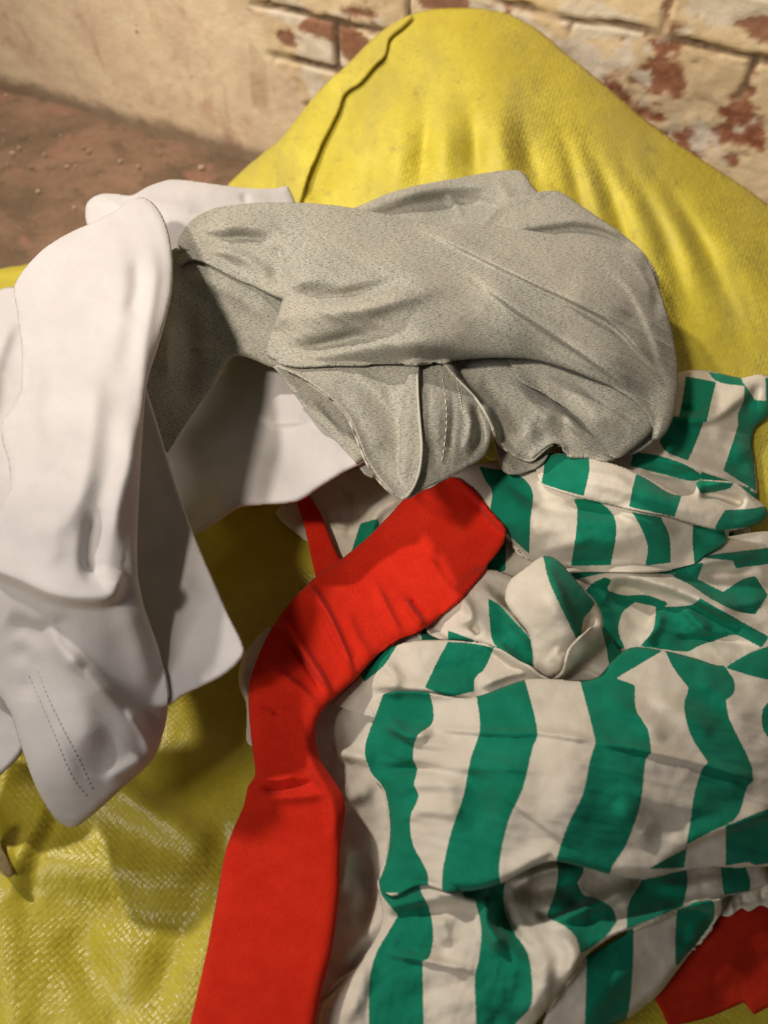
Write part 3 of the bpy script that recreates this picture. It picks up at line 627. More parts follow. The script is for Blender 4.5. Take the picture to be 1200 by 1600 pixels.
S('gathered_fold', [(890, 1015), (912, 992), (930, 978), (948, 988), (962, 1008), (975, 1030), (958, 1055), (930, 1070), (890, 1074), (862, 1066), (880, 1050)],
  [(900, 1000, 26), (960, 1010, 26), (930, 1050, 27), (880, 1065, 27)], step=2.5, edge=(4, 1.5), noise=(1.5, 25), folds=[([(895, 1020), (930, 1012), (960, 1018)], 6, 9, 5, .4), ([(880, 1048), (920, 1040), (965, 1036)], 6, 9, 5, .4)], stripes=[[(940, 980), (980, 1000), (980, 1060), (955, 1045), (948, 1015)]])
# top strip of the body
tp_str = [[(700, 1003), (735, 1005), (772, 1012), (757, 1045), (742, 1060), (741, 1080), (700, 1088), (664, 1074), (685, 1030)], [(605, 1000), (625, 1000), (600, 1040), (570, 1065), (560, 1050)]]
S('shoulder', [(560, 1060), (580, 1035), (605, 1012), (650, 1001), (700, 1000), (745, 1005), (790, 1020), (825, 1042), (845, 1058), (870, 1070), (900, 1090), (850, 1130), (700, 1140), (580, 1120), (520, 1100)],
  [(570, 1060, 25.5), (650, 1005, 27), (790, 1025, 27.5), (650, 1060, 27), (760, 1060, 27.8), (840, 1080, 27.5), (600, 1110, 25.5)],
  folds=[([(590, 1030), (620, 1060), (600, 1080)], 10, 10, 4), ([(640, 1060), (700, 1045), (770, 1040)], 12, 14, -3, .5), ([(745, 1075), (800, 1055), (840, 1050)], 5, 12, 5), ([(570, 1072), (660, 1076), (740, 1088)], 6, 16, 6)],
  noise=(2, 30), step=2.5, edge=(9, 4), stripes=tp_str)
# lower part of the shirt
LA = [(560, 1360), (592, 1375), (596, 1397), (622, 1431), (604, 1461), (589, 1487), (578, 1525), (576, 1600), (570, 1700), (665, 1700), (662, 1600), (660, 1502), (671, 1495), (677, 1461), (671, 1420), (656, 1385), (667, 1350)]
LB = [(692, 1340), (692, 1362), (715, 1385), (727, 1403), (742, 1405), (752, 1450), (748, 1499), (742, 1525), (744, 1600), (746, 1700), (770, 1700), (806, 1600), (829, 1574), (832, 1544), (825, 1491), (799, 1450), (787, 1412), (791, 1375), (805, 1362), (810, 1340)]
LC = [(866, 1330), (872, 1360), (866, 1400), (855, 1428), (857, 1435), (881, 1446), (900, 1465), (907, 1491), (945, 1465), (964, 1440), (956, 1418), (930, 1403), (912, 1398), (902, 1380), (912, 1358), (900, 1330)]
LD = [(1005, 1371), (1000, 1350), (1071, 1345), (1074, 1382), (1067, 1416), (979, 1452), (982, 1412)]
LE = [(1125, 1345), (1162, 1345), (1172, 1375), (1172, 1392), (1131, 1399)]
S('lower_body', [(620, 1340), (700, 1330), (800, 1330), (900, 1320), (1000, 1330), (1100, 1330), (1200, 1335), (1196, 1352), (1200, 1378), (1172, 1393), (1132, 1402), (1122, 1418), (1070, 1418), (1020, 1440), (985, 1452), (960, 1462), (920, 1490), (890, 1530), (860, 1570), (830, 1610), (800, 1680), (500, 1700), (498, 1600), (505, 1565), (525, 1535), (555, 1512), (572, 1490), (585, 1470), (598, 1440), (594, 1405), (590, 1375)],
  [(600, 1380, 24.5), (600, 1450, 24.5), (520, 1560, 24), (520, 1680, 23), (700, 1400, 26.5), (700, 1500, 26.5), (700, 1600, 26), (820, 1400, 25.5), (820, 1500, 28), (830, 1600, 26), (930, 1380, 24.5), (930, 1450, 27.5), (1040, 1400, 26), (1120, 1370, 25.5), (1190, 1360, 24.5), (780, 1690, 25)],
  folds=[([(590, 1395), (625, 1418), (690, 1400), (760, 1380)], 12, 18, 8, .4), ([(600, 1435), (650, 1420), (700, 1420)], 12, 10, -6, .4), ([(660, 1375), (700, 1398), (745, 1412), (790, 1395)], 8, 14, 6, .4), ([(700, 1420), (695, 1480), (700, 1540)], 22, 20, -4, .5), ([(765, 1400), (760, 1440), (790, 1490)], 10, 12, 9), ([(785, 1400), (790, 1440), (830, 1490), (850, 1530)], 16, 12, -5),
         ([(800, 1385), (850, 1362), (905, 1352)], 7, 9, 7), ([(800, 1400), (850, 1390), (900, 1380)], 12, 12, -7), ([(850, 1440), (900, 1425), (960, 1400), (1005, 1372)], 12, 12, 11), ([(835, 1430), (880, 1425), (920, 1400)], 7, 7, -5), ([(870, 1450), (895, 1490), (880, 1540)], 14, 22, 8),
         ([(600, 1490), (660, 1500), (750, 1520)], 5, 9, 4), ([(600, 1580), (700, 1540), (790, 1560)], 14, 20, -3, .5), ([(840, 1480), (850, 1540), (810, 1600)], 20, 20, 6), ([(920, 1482), (985, 1450), (1070, 1418), (1130, 1400)], 6, 14, 5), ([(570, 1500), (560, 1560), (540, 1600)], 14, 14, 4), ([(1010, 1380), (1070, 1385), (1150, 1370)], 12, 12, 4), ([(690, 1430), (700, 1480)], 12, 12, 4)],
  noise=(3, 60), noise2=(.8, 26, 80, 10), step=3, edge=(11, 5), rolls=[([(505, 1565), (555, 1512), (585, 1470), (598, 1440), (594, 1405)], 16, 'touch')], stripes=[LA, LB, LC, LD, LE])
S('hem_fold', [(835, 1625), (860, 1575), (892, 1532), (922, 1494), (985, 1456), (1070, 1420), (1110, 1408), (1126, 1405), (1128, 1425), (1100, 1462), (1065, 1508), (1030, 1553), (995, 1583), (955, 1606), (920, 1650), (820, 1680)],
  [(850, 1600, 25.5), (920, 1495, 27), (1000, 1455, 26.5), (1110, 1410, 25.5), (1060, 1500, 25), (990, 1580, 24.5), (930, 1540, 26.5), (900, 1640, 25)],
  folds=[([(900, 1620), (940, 1560), (1000, 1500)], 18, 18, 3), ([(1060, 1440), (1075, 1480)], 14, 14, -2)], noise=(1.5, 50), step=3, edge=(7, 3), rolls=[([(1126, 1420), (1065, 1508), (1030, 1553), (995, 1583), (955, 1606)], 14, 'touch')],
  stripes=[[(917, 1490), (990, 1448), (989, 1506), (983, 1575), (970, 1620), (912, 1640), (915, 1560)], [(1057, 1424), (1110, 1404), (1116, 1412), (1114, 1439), (1056, 1512), (1055, 1465)], [(835, 1600), (850, 1590), (845, 1640), (830, 1640)]])
GA = [(604, 1070), (589, 1112), (570, 1169), (579, 1206), (600, 1232), (609, 1281), (607, 1326), (592, 1375), (560, 1390), (560, 1395), (668, 1395), (668, 1364), (645, 1319), (641, 1277), (654, 1244), (647, 1225), (652, 1202), (645, 1184), (652, 1150), (675, 1131), (677, 1109), (672, 1085), (640, 1070)]
GB = [(744, 1085), (750, 1139), (735, 1187), (724, 1244), (705, 1300), (692, 1360), (690, 1400), (785, 1400), (780, 1352), (795, 1281), (817, 1232), (832, 1169), (840, 1146), (829, 1094), (819, 1060), (770, 1060)]
GC = [(906, 1062), (926, 1139), (930, 1161), (922, 1187), (911, 1240), (889, 1285), (872, 1334), (860, 1400), (945, 1400), (956, 1356), (979, 1319), (1001, 1255), (1009, 1187), (1018, 1176), (1012, 1139), (994, 1109), (992, 1071), (980, 1066), (962, 1060), (1033, 1018), (1030, 1005), (950, 1000), (930, 1050)]
GD = [(1037, 1010), (1050, 1040), (1076, 1075), (1069, 1105), (1080, 1150), (1106, 1191), (1097, 1202), (1084, 1244), (1078, 1290), (1071, 1326), (1012, 1358), (1069, 1356), (1074, 1319), (1110, 1300), (1151, 1277), (1168, 1229), (1177, 1221), (1174, 1195), (1140, 1124), (1134, 1094), (1147, 1082), (1147, 1064), (1125, 1035), (1080, 1015)]
GE = [(1205, 1095), (1192, 1109), (1192, 1139), (1210, 1160), (1300, 1200), (1300, 1090)]
GF = [(1134, 1291), (1200, 1264), (1260, 1250), (1240, 1340), (1181, 1352), (1170, 1347), (1134, 1353)]
GG = [(1132, 1043), (1174, 1019), (1220, 1008), (1260, 1030), (1260, 1060), (1200, 1062)]
S('body', [(575, 1100), (600, 1085), (660, 1083), (700, 1090), (745, 1088), (790, 1072), (830, 1060), (880, 1062), (930, 1060), (955, 1035), (985, 1012), (1035, 1016), (1085, 1028), (1130, 1040), (1165, 1020), (1210, 1008), (1320, 1020), (1320, 1350), (1240, 1352), (1160, 1356), (1110, 1356), (1060, 1362), (1010, 1374), (960, 1368), (900, 1352), (862, 1346), (830, 1356), (790, 1378), (740, 1392), (690, 1388), (655, 1380), (610, 1398), (592, 1380), (604, 1330), (606, 1285), (598, 1235), (580, 1212), (568, 1170), (585, 1125)],
  [(600, 1095, 26), (575, 1170, 25), (600, 1300, 25), (610, 1390, 25), (700, 1120, 28), (700, 1250, 28.5), (700, 1360, 28), (830, 1080, 29.5), (830, 1200, 31), (840, 1320, 30), (960, 1060, 29.5), (960, 1200, 31.5), (960, 1330, 29.5), (1030, 1030, 29), (1100, 1150, 30), (1120, 1300, 28.5), (1200, 1050, 28), (1200, 1250, 28), (1300, 1200, 26), (1100, 1355, 27)],
  folds=[([(600, 1128), (640, 1150), (680, 1145)], 7, 12, 7), ([(585, 1100), (640, 1120), (690, 1126)], 8, 8, -4, .4), ([(580, 1208), (640, 1200), (720, 1206)], 8, 9, -5, .5), ([(680, 1140), (800, 1147), (845, 1146), (930, 1158)], 4, 8, 3.0, .15), ([(930, 1160), (1015, 1175), (1110, 1198), (1180, 1222)], 4, 9, 3.2, .15),
         ([(730, 1180), (752, 1260), (740, 1350)], 26, 22, -6, .5), ([(780, 1110), (790, 1220), (770, 1350)], 34, 40, 4, .5), ([(770, 1230), (830, 1275), (890, 1318), (940, 1340)], 5, 18, 3.2, .5), ([(960, 1225), (1040, 1258), (1130, 1270)], 6, 18, 3.2, .5), ([(560, 1150), (660, 1190), (800, 1200), (900, 1190)], 9, 20, 3.5, .6), ([(580, 1120), (650, 1160), (740, 1170)], 7, 14, 4, .6), ([(590, 1240), (680, 1225), (760, 1240)], 9, 16, 4, .6), ([(598, 1290), (660, 1268), (730, 1275)], 9, 16, 4, .6), ([(860, 1100), (900, 1200), (870, 1320)], 40, 40, 3),
         ([(1000, 1080), (1060, 1110), (1120, 1150)], 12, 24, 4), ([(940, 1090), (1000, 1120), (1040, 1160)], 14, 20, 4), ([(1080, 1050), (1130, 1090), (1180, 1140)], 14, 20, 3), ([(1020, 1352), (1090, 1310), (1150, 1290), (1230, 1262)], 6, 24, 6), ([(960, 1250), (1020, 1320)], 14, 20, 3),
         ([(660, 1380), (740, 1388), (800, 1370), (862, 1342), (950, 1362), (1060, 1360)], 8, 26, 5, .1), ([(690, 1210), (710, 1290)], 16, 16, 3)],
  noise=(4, 110), noise2=(1.0, 130, 30, 12), step=3, edge=(10, 4),
  rolls=[([(592, 1380), (604, 1330), (606, 1285), (598, 1235), (580, 1212), (568, 1170), (585, 1125)], 30, 'touch'), ([(860, 1340), (830, 1356), (790, 1378), (740, 1392), (690, 1388), (655, 1380)], 12, 8)],
  stripes=[GA, GB, GC, GD, GE, GF, GG, [(1275, 1080), (1320, 1090), (1320, 1340), (1265, 1340), (1290, 1200)]])
# ---- red band
rb = shirt('red_band', .22, 450, 1300, 'bright red folded cloth band curving down between the white sweatshirt and the striped shirt', 'band')
sheet('band_tail', [(460, 775), (478, 765), (500, 800), (516, 838), (530, 870), (560, 900), (500, 930), (488, 880), (476, 825)], [(470, 780, 24), (520, 840, 23.5), (500, 910, 23), (550, 900, 23)], M['red'], rb, step=3, edge=(5, 2), thick=2.5, noise=(1, 30))
sheet('lining', [(420, 978), (400, 998), (382, 1022), (373, 1050), (374, 1075), (384, 1098), (385, 1130), (387, 1162), (410, 1170), (440, 1080), (450, 1000)], [(400, 1000, 25), (375, 1060, 25), (388, 1160, 24.5), (440, 1060, 25.5)], M['beige'], rb, step=2.5, edge=(4, 2.5), thick=2, noise=(1, 25), folds=[([(388, 1030), (380, 1060), (388, 1095)], 5, 5, 3)])
sheet('band', [(640, 772), (672, 762), (706, 745), (729, 760), (762, 801), (790, 836), (776, 866), (744, 902), (710, 940), (661, 984), (612, 1004), (578, 1035), (552, 1064), (517, 1095), (497, 1122), (493, 1150), (500, 1184), (519, 1214), (537, 1243), (540, 1270), (532, 1325), (530, 1398), (519, 1485), (501, 1558), (480, 1680), (280, 1680), (297, 1600), (320, 1500), (337, 1412), (352, 1331), (367, 1290), (381, 1258), (387, 1230), (398, 1212), (397, 1190), (392, 1150), (388, 1097), (391, 1062), (406, 1019), (425, 981), (451, 944), (492, 902), (530, 876), (575, 839), (612, 801)],
  [(700, 760, 27), (640, 850, 26), (760, 840, 27.6), (560, 930, 25.5), (470, 960, 25.2), (600, 990, 26.8), (430, 1080, 26.5), (490, 1090, 27), (440, 1180, 26.2), (400, 1240, 25.5), (500, 1240, 26.5), (360, 1400, 24.5), (500, 1400, 26), (310, 1600, 23.5), (480, 1600, 25.5), (400, 1500, 25.3)],
  M['red'], rb, fa=2.0, step=2.5, thick=3.0, edge=(20, 6), noise=(.7, 130),
  folds=[([(478, 905), (512, 958), (556, 1058)], 11, 5, 4.6, .25), ([(498, 945), (535, 1020), (560, 1050)], 5, 5, -3, .3), ([(425, 955), (470, 1010), (520, 1086)], 10, 5, 4.6, .25), ([(448, 1000), (480, 1045), (508, 1085)], 4, 6, -3, .3), ([(625, 930), (645, 955), (668, 985)], 8, 5, 3.5, .35), ([(640, 935), (668, 965)], 4, 5, -2.5), ([(580, 900), (610, 960), (632, 1000)], 9, 6, 2.4, .4), ([(400, 1030), (450, 1060), (505, 1110)], 9, 6, 2.4, .4),
         ([(540, 950), (560, 1000), (585, 1030)], 8, 8, 1.6), ([(400, 1100), (425, 1104), (470, 1095)], 6, 6, -1), ([(405, 1232), (440, 1232), (492, 1220)], 3.5, 4, -3.2, .3), ([(400, 1248), (450, 1245), (515, 1240)], 10, 6, 2), ([(398, 1215), (430, 1218), (470, 1212)], 5, 5, 1.4), ([(480, 1120), (476, 1160), (492, 1205), (516, 1250), (525, 1320)], 8, 12, 2.4, .2), ([(425, 1115), (440, 1112)], 3, 3, -1.5),
         ([(380, 1330), (350, 1420), (335, 1520)], 22, 30, 1.2, .4)])
# ---- white sweatshirt
wh = shirt('white_sweatshirt', .25, 150, 900, 'thick white sweatshirt heaped on the left with a stitched hem hanging over the sack', 'sweatshirt')
def Wt(*a, **k): return sheet(a[0], a[1], a[2], M['white'], wh, **k)
Wt('sleeve', [(-80, 480), (-20, 458), (0, 452), (22, 448), (60, 470), (70, 600), (70, 900), (60, 1000), (-80, 1040)], [(-80, 500, 31), (10, 455, 32.5), (60, 600, 32), (10, 700, 33), (0, 900, 30.5), (-60, 900, 29)], edge=(16, 8), noise=(3, 90), folds=[([(30, 480), (-5, 560), (-20, 680)], 18, 14, 6), ([(-10, 760), (25, 900)], 20, 14, -4)])
Wt('cuff', [(-80, 1060), (-10, 1075), (30, 1110), (42, 1150), (32, 1180), (0, 1212), (-30, 1232), (-80, 1240)], [(-60, 1080, 26.5), (35, 1150, 26.5), (0, 1200, 26), (-60, 1220, 25)], edge=(8, 4), noise=(1.5, 50))
Wt('collar', [(140, 360), (133, 335), (138, 314), (158, 303), (182, 303), (206, 305), (230, 292), (252, 284), (272, 280), (330, 287), (390, 294), (430, 294), (450, 290), (462, 318), (480, 380), (400, 430), (200, 430)],
   [(135, 330, 33.5), (160, 305, 34), (270, 282, 34.5), (450, 292, 33), (250, 330, 35), (400, 350, 34), (200, 400, 34), (460, 380, 33)], folds=[([(205, 308), (250, 320), (320, 330)], 8, 10, 4), ([(155, 312), (180, 320), (205, 340)], 8, 8, 3), ([(240, 305), (330, 300), (430, 305)], 12, 12, 3), ([(380, 300), (385, 320)], 6, 8, -2.5)], edge=(13, 7), noise=(2, 50), step=3, skirt=lambda x, y: y < 345)
gr = shirt('grey_tshirt', .28, 650, 500, 'heather grey t-shirt bundled on top of the pile beside the white sweatshirt', 't-shirt')
def G(*a, **k): return sheet(a[0], a[1], a[2], M['grey'], gr, **k)
Wt('inner_panel', [(240, 700), (262, 690), (300, 640), (340, 590), (370, 545), (430, 560), (480, 600), (540, 660), (575, 700), (568, 722), (540, 737), (500, 762), (470, 782), (440, 788), (400, 790), (372, 794), (345, 812), (310, 834), (270, 840), (240, 780)],
   [(260, 700, 27), (370, 560, 27), (300, 760, 28), (310, 830, 28), (400, 660, 28.5), (450, 700, 29.5), (550, 710, 31.5), (430, 785, 31), (370, 790, 30), (480, 620, 30)],
   folds=[([(395, 645), (430, 660), (490, 655)], 6, 22, 4), ([(450, 690), (420, 725), (370, 765), (330, 800)], 16, 22, 4, .5), ([(262, 735), (330, 690), (410, 640)], 24, 24, 4), ([(430, 690), (500, 700), (550, 712)], 26, 26, 3), ([(320, 740), (345, 790), (375, 800)], 10, 12, 2)],
   edge=(14, 7), noise=(1.6, 50), step=3)
# grey inside and lower layers
G('lining', [(262, 395), (330, 370), (450, 400), (520, 480), (500, 560), (430, 575), (390, 560), (362, 558), (330, 605), (295, 655), (262, 708), (235, 690), (205, 640), (205, 540), (235, 440)],
  [(270, 400, 35), (400, 420, 35.5), (320, 480, 34), (450, 530, 33), (260, 560, 33.5), (250, 680, 31), (370, 560, 31.5), (330, 600, 31)],
  folds=[([(275, 430), (330, 440), (400, 480), (440, 520)], 14, 20, 5), ([(290, 540), (340, 550), (400, 555)], 8, 10, 3), ([(290, 470), (300, 560), (285, 640)], 16, 16, -5), ([(262, 500), (262, 600)], 10, 10, 4)], edge=(8, 3), noise=(2.5, 60), step=3)
G('inner_hem', [(425, 572), (437, 585), (452, 606), (487, 652), (520, 682), (546, 710), (568, 740), (582, 748), (600, 700), (590, 600), (500, 565)], [(430, 575, 33), (490, 650, 32), (570, 740, 30.8), (560, 640, 32)], noise=(1, 30), step=2.5, edge=(5, 2), folds=[([(480, 620), (540, 690), (570, 730)], 6, 6, 2.5)])
G('hem_band', [(640, 560), (700, 560), (715, 585), (738, 612), (760, 645), (768, 680), (757, 712), (737, 727), (704, 746), (664, 764), (640, 779), (630, 779), (625, 740), (630, 650)],
  [(660, 565, 35.5), (655, 700, 36.4), (634, 778, 35.6), (740, 720, 34.4), (755, 650, 34.6), (700, 640, 36.2), (700, 740, 35.4)],
  folds=[([(657, 600), (662, 680), (655, 740)], 4, 7, 2.5, .1), ([(703, 600), (708, 650), (700, 720)], 5, 5, -1.6), ([(722, 620), (735, 660), (725, 710)], 7, 7, 3.5), ([(740, 630), (752, 680), (735, 715)], 5, 5, -5), ([(680, 600), (684, 700)], 12, 12, 1.5)], edge=(5, 2.5), noise=(1, 25), step=2, noise2=(.4, 14, 60, 0))
stitches('stitching', [[(691, 588), (696, 620), (698, 655), (695, 690), (690, 722)], [(712, 590), (718, 615), (722, 640)]], M['lthread'], gr, 12, wd=.4)
G('sleeve', [(428, 571), (470, 589), (512, 618), (541, 647), (557, 680), (574, 721), (595, 754), (618, 776), (632, 780), (645, 765), (656, 738), (661, 700), (658, 660), (655, 615), (655, 560), (560, 550), (470, 560)],
  [(440, 572, 34.5), (512, 618, 35.5), (560, 690, 36), (600, 756, 36.2), (632, 779, 36.2), (600, 620, 35), (655, 600, 35.8), (658, 700, 36.8), (620, 700, 35)],
  folds=[([(440, 575), (512, 620), (545, 655), (575, 723), (618, 775)], 6, 7, 2.6, .05), ([(600, 600), (625, 680), (628, 750)], 14, 14, -4), ([(640, 590), (650, 680), (645, 740)], 8, 6, 3.5), ([(540, 600), (580, 660), (600, 720)], 16, 16, 2.5), ([(545, 575), (590, 610), (615, 650)], 5, 10, 2)], edge=(4, 1.5), noise=(1.5, 40), step=2.5, thick=2)
cord('hem_edge', [(470, 592), (512, 620), (541, 649), (556, 682), (572, 722), (594, 754), (618, 775), (632, 778), (645, 763), (655, 737), (659, 700), (656, 660), (653, 620), (652, 580)], .0009, M['pale'], gr)
G('facing', [(752, 640), (768, 668), (774, 700), (783, 732), (796, 742), (822, 738), (848, 722), (860, 700), (850, 660), (800, 620)], [(760, 650, 31.5), (785, 735, 30.8), (850, 715, 30.8), (810, 660, 31.5)], noise=(.8, 25), step=2.5, edge=(4, 1.5), folds=[([(772, 680), (785, 720), (810, 735)], 6, 8, 2)])
G('sleeve_fold', [(690, 562), (705, 580), (737, 612), (754, 635), (768, 660), (780, 692), (794, 704), (812, 715), (829, 721), (842, 712), (852, 702), (864, 694), (876, 696), (886, 710), (920, 712), (950, 718), (985, 712), (1020, 690), (1030, 640), (960, 580), (833, 545), (740, 545)],
  [(700, 575, 34), (767, 658, 32.8), (829, 720, 31.5), (886, 708, 31), (970, 712, 30.5), (1010, 670, 31.5), (850, 620, 33), (950, 620, 33), (780, 570, 34), (900, 680, 31.8)],
  folds=[([(698, 572), (740, 615), (768, 662), (780, 694), (812, 715)], 5, 6, 2.6, .05), ([(790, 590), (840, 640), (880, 670)], 14, 12, 6), ([(810, 600), (805, 650), (820, 690)], 16, 14, -4, .5), ([(828, 600), (880, 632), (915, 668), (945, 690)], 8, 9, -9), ([(880, 640), (900, 670), (960, 695)], 6, 12, 5), ([(830, 715), (850, 700), (868, 692), (884, 704)], 5, 5, 4, .1), ([(800, 620), (840, 690)], 12, 12, 3), ([(750, 590), (790, 640)], 10, 10, -3)],
  edge=(5, 2), noise=(1.8, 35), step=2.5, thick=2)
G('tucked_fold', [(790, 545), (840, 560), (892, 577), (940, 592), (985, 612), (1020, 640), (1024, 665), (1008, 685), (985, 704), (968, 715), (952, 708), (930, 685), (908, 660), (880, 635), (848, 612), (810, 590)],
  [(800, 560, 34), (892, 585, 34), (1000, 640, 33.5), (968, 712, 31.3), (900, 640, 33.2), (950, 650, 33.8)], folds=[([(830, 580), (900, 620), (955, 680)], 14, 12, 4), ([(900, 600), (960, 640), (1000, 660)], 8, 8, -4)], edge=(12, 6), noise=(1.2, 40), step=2.5)
cord('hem_edge', [(706, 584), (737, 615), (754, 638), (767, 662), (779, 693), (794, 705), (812, 715), (829, 720), (842, 711), (852, 702), (864, 695), (876, 697), (884, 708)], .0009, M['pale'], gr)
# upper right back of the bundle
G('back_panel', [(540, 330), (570, 318), (605, 303), (650, 290), (705, 280), (760, 270), (806, 265), (820, 272), (830, 288), (842, 302), (860, 340), (850, 420), (700, 420), (560, 380)],
  [(560, 325, 34), (650, 292, 34.5), (806, 267, 34.5), (840, 300, 34.3), (700, 320, 33.5), (750, 360, 34), (600, 360, 34)],
  folds=[([(600, 312), (680, 295), (760, 290), (800, 300)], 8, 12, 5), ([(560, 352), (640, 326), (720, 317), (770, 326), (800, 360)], 20, 13, -11, 0), ([(700, 350), (755, 345), (800, 312)], 10, 8, 5, .3), ([(770, 275), (790, 300), (800, 340)], 6, 9, 3), ([(695, 305), (715, 325), (718, 345)], 5, 6, 4)], edge=(9, 4), noise=(1.6, 40), step=3)
G('back_fold', [(735, 362), (762, 335), (790, 312), (815, 303), (838, 301), (852, 298), (876, 300), (900, 316), (930, 336), (965, 360), (990, 380), (1010, 400), (1030, 440), (1020, 520), (900, 500), (780, 420)],
  [(740, 362, 35), (800, 310, 35), (860, 300, 35.2), (930, 338, 34.7), (1000, 392, 33.8), (1020, 480, 33), (850, 400, 35.5)],
  folds=[([(750, 355), (785, 318), (850, 302)], 8, 6, 3, .1), ([(790, 358), (850, 350), (880, 352)], 8, 8, 3), ([(830, 368), (900, 360), (950, 370), (1010, 408)], 12, 9, -8, 0), ([(860, 352), (890, 343), (940, 352), (985, 375)], 8, 9, 4)], edge=(9, 4), noise=(1.6, 40), step=3)
G('body', [(283, 389), (277, 378), (284, 364), (298, 345), (318, 332), (345, 323), (387, 318), (428, 316), (478, 317), (532, 322), (595, 333), (641, 343), (683, 352), (715, 350), (745, 350), (787, 355), (840, 362), (892, 371), (954, 383), (998, 394), (1016, 415), (1028, 445), (1038, 475), (1050, 517), (1058, 562), (1059, 604), (1053, 646), (1043, 672), (1028, 688), (1018, 686), (1020, 668), (1012, 646), (985, 620), (954, 604), (920, 590), (885, 576), (833, 562), (767, 559), (704, 564), (642, 568), (570, 569), (520, 569), (470, 571), (440, 567), (418, 556), (420, 530), (432, 500), (441, 468), (425, 462), (399, 449), (357, 428), (322, 410), (300, 405), (280, 414), (275, 407), (284, 396), (300, 390)],
  [(283, 378, 34), (345, 325, 34.5), (478, 320, 36.5), (640, 345, 36), (800, 360, 36), (1000, 396, 34.5), (1050, 520, 33.5), (1050, 660, 33), (985, 615, 34.5), (833, 560, 35.5), (700, 562, 36), (560, 566, 35.5), (440, 560, 35), (430, 470, 36.5), (320, 400, 34.6), (400, 400, 36), (500, 400, 38.7), (520, 500, 38), (650, 420, 39.2), (650, 520, 38.5), (800, 450, 38.5), (800, 530, 37.5), (900, 480, 38), (960, 560, 36.5), (350, 350, 37.2)],
  folds=[  # left finger folds
         ([(280, 376), (320, 358), (380, 350), (450, 360)], 12, 16, 7), ([(276, 396), (320, 384), (365, 374), (440, 378)], 9, 9, -5, .3), ([(278, 408), (325, 390), (380, 402), (425, 432)], 12, 8, 6), ([(296, 350), (340, 340), (390, 334)], 6, 6, -4, .3), 
         # lit folds in the middle
         ([(428, 380), (436, 420), (436, 452)], 16, 12, -9, .3), ([(455, 405), (475, 440), (480, 458)], 20, 44, 7, .4), ([(438, 470), (490, 466), (545, 462), (600, 448), (660, 425)], 9, 12, -10, .6),
         ([(440, 496), (500, 490), (570, 482), (640, 462), (720, 440)], 15, 17, 9, .6), ([(425, 500), (432, 530), (425, 560)], 14, 20, -7, .4), ([(430, 546), (480, 543), (540, 532), (620, 515)], 10, 12, -9, .5),
         ([(480, 562), (560, 546), (660, 538), (780, 548)], 15, 18, 7, .4), ([(560, 420), (640, 405), (720, 415)], 26, 24, 4, .6), ([(620, 500), (700, 515), (800, 530)], 20, 26, 3, .6),
         # long diagonal creases to the right
         ([(640, 348), (700, 375), (790, 420), (880, 462), (960, 505), (1030, 580)], 5, 26, 7, .15), ([(690, 352), (740, 385), (800, 412)], 20, 6, 3), ([(740, 430), (800, 478), (870, 525), (950, 580), (1010, 630)], 5, 24, 6.5, .2), ([(880, 440), (940, 460), (985, 500)], 18, 20, 4), ([(930, 400), (985, 450), (1020, 520), (1045, 600)], 8, 14, 4), ([(1000, 400), (1020, 450), (1030, 500)], 8, 10, -4), ([(970, 395), (1000, 420), (1025, 470)], 6, 8, 3), ([(620, 380), (700, 430), (760, 480)], 20, 20, -2), ([(760, 390), (850, 400), (900, 430)], 16, 20, 3.5),
         ([(560, 330), (640, 360), (740, 400)], 20, 14, 2.5)],
  fa=1.7,  edge=(18, 8), noise=(2.5, 110), noise2=(1.6, 190, 20, 28), step=2.5, thick=2, skirt=lambda x, y: y < 400 or (x > 1010 and y < 640))
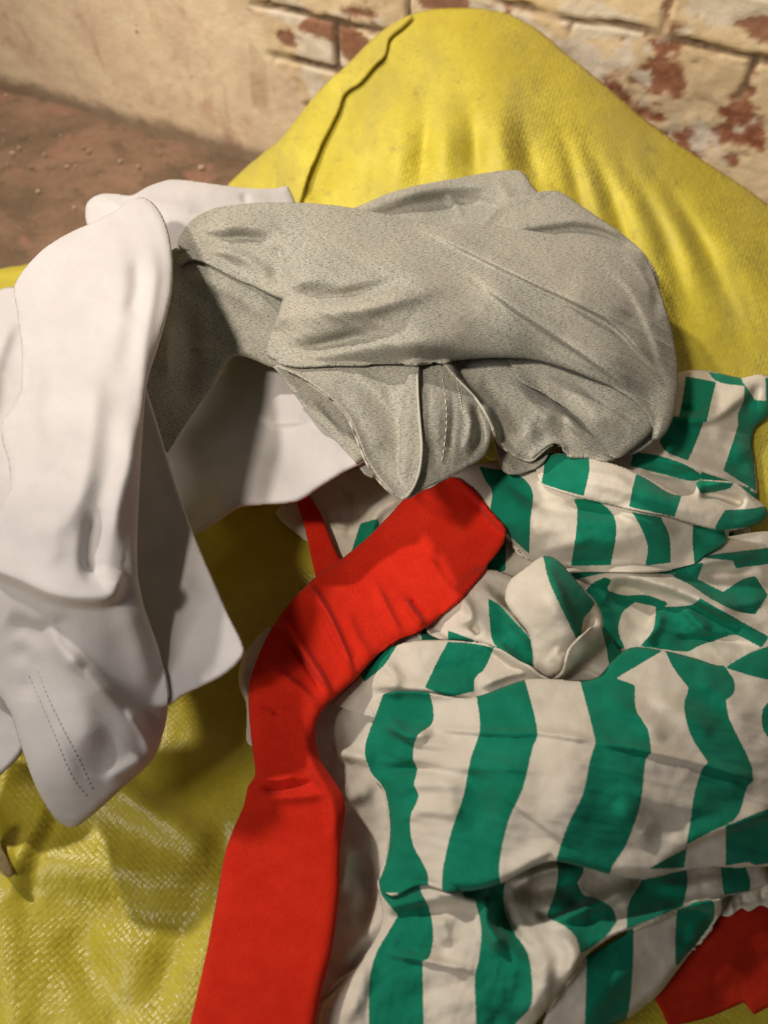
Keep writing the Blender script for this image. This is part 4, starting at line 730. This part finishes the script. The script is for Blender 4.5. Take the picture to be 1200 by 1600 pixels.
# right flap of the sweatshirt then its main front, hanging over
Wt('back_panel', [(215, 560), (228, 605), (242, 650), (258, 702), (277, 765), (302, 832), (330, 898), (356, 958), (382, 1015), (372, 1036), (345, 1058), (310, 1075), (285, 1087), (262, 1103), (220, 1110), (190, 1000), (170, 800), (180, 640)],
   [(228, 610, 36.5), (258, 702, 35), (302, 832, 34), (380, 1013, 33), (345, 1055, 32), (262, 1100, 30), (200, 900, 32), (190, 700, 35), (280, 960, 32.3)],
   edge=(6, 2.5), noise=(2, 110), step=3, folds=[([(250, 700), (270, 830), (250, 980)], 26, 20, -3), ([(330, 930), (290, 1010), (280, 1080)], 16, 16, -2)])
Wt('front_panel', [(22, 450), (30, 432), (45, 412), (72, 386), (108, 364), (148, 346), (182, 328), (205, 313), (222, 308), (240, 318), (256, 342), (266, 375), (270, 415), (268, 458), (259, 500), (246, 545), (234, 582), (228, 612), (224, 660), (220, 720), (216, 800), (214, 860), (216, 905), (226, 950), (238, 985), (250, 1020), (259, 1065), (262, 1108), (255, 1146), (238, 1188), (200, 1224), (167, 1254), (138, 1279), (115, 1293), (92, 1285), (71, 1258), (54, 1225), (40, 1188), (29, 1154), (17, 1117), (-4, 1085), (-60, 1050), (-80, 1000), (-80, 850), (-20, 825), (3, 790), (16, 762), (13, 720), (3, 686), (3, 660), (21, 635), (33, 608), (34, 545), (27, 490)],
   [(30, 440, 36.5), (215, 315, 39), (265, 400, 39.5), (150, 400, 39), (130, 550, 40), (230, 600, 40.5), (60, 650, 38.5), (150, 750, 40), (215, 800, 38.5), (100, 900, 37.5), (0, 870, 35), (-60, 920, 32), (0, 1080, 29), (30, 1000, 32), (130, 1000, 34.5), (240, 1000, 33), (255, 1120, 29), (130, 1150, 31.5), (60, 1230, 28.5), (115, 1288, 27), (200, 1220, 28.5)],
   folds=[([(180, 360), (190, 430), (185, 500), (160, 600)], 26, 22, 4), ([(212, 400), (215, 450), (200, 500)], 14, 14, -4), ([(232, 370), (240, 430), (228, 520), (215, 600)], 16, 13, 5.5), ([(80, 520), (85, 600), (80, 660), (95, 720)], 24, 26, -7), ([(150, 560), (140, 680), (120, 780), (70, 850)], 20, 22, 6), ([(205, 620), (200, 720), (180, 820), (190, 880)], 18, 18, 7), ([(40, 560), (30, 620)], 14, 12, 4), ([(60, 760), (100, 720), (120, 660)], 12, 16, -4),
          ([(150, 790), (140, 870), (148, 920)], 14, 18, -7), ([(-40, 878), (30, 905), (80, 928), (130, 936), (175, 930), (188, 890)], 9, 30, 15, .12), ([(70, 800), (80, 860), (50, 890)], 20, 20, 4), ([(10, 960), (60, 985), (120, 965)], 22, 12, -6), ([(75, 965), (90, 1010), (130, 1050)], 12, 14, 6), ([(90, 1010), (150, 1070), (200, 1130), (232, 1180)], 20, 18, 6), ([(190, 930), (215, 1000), (240, 1090)], 22, 18, 4),
          ([(20, 1000), (50, 1040), (40, 1100)], 18, 14, -4), ([(195, 1100), (225, 1150), (235, 1185)], 8, 14, 4), ([(150, 1080), (170, 1150), (140, 1220)], 26, 26, -3), ([(160, 1225), (200, 1200), (235, 1180)], 8, 14, 3), ([(60, 1060), (100, 1180), (130, 1250)], 12, 12, 1.5)],
   edge=(14, 6), noise=(2, 160), fa=1.2, step=3, thick=2.2, skirt=lambda x, y: y < 400 and x < 235)
stitches('stitching', [[(44, 1054), (60, 1090), (75, 1125), (90, 1160), (104, 1196), (120, 1225), (137, 1246)], [(58, 1046), (70, 1078), (83, 1108), (102, 1146), (121, 1183), (134, 1212), (145, 1235)]], M['thread'], wh, 26, wd=.32, lift=.0006)
# ---------------------------------------------------------------- dry leaf at the left edge
def leaf():
    sheet('dry_leaf', [(-16, 1296), (-4, 1294), (3, 1326), (14, 1348), (22, 1366), (15, 1371), (5, 1364), (-6, 1350), (-18, 1346)], [(0, 1300, 23.4), (24, 1372, 23.4), (-10, 1345, 23), (10, 1340, 23.8)], M['leaf'], None, lie=.93, step=2, thick=.8, edge=(4, 1), folds=[([(0, 1305), (12, 1345), (20, 1372)], 3, 3, 1.2)], write=False)
    o = bpy.data.objects['dry_leaf']; tag(o, 'narrow curled brown leaf lying on the yellow sack at the left edge', 'leaf')
leaf()
# render settings that belong to the scene
sc.cycles.max_bounces = 6; sc.cycles.diffuse_bounces = 4
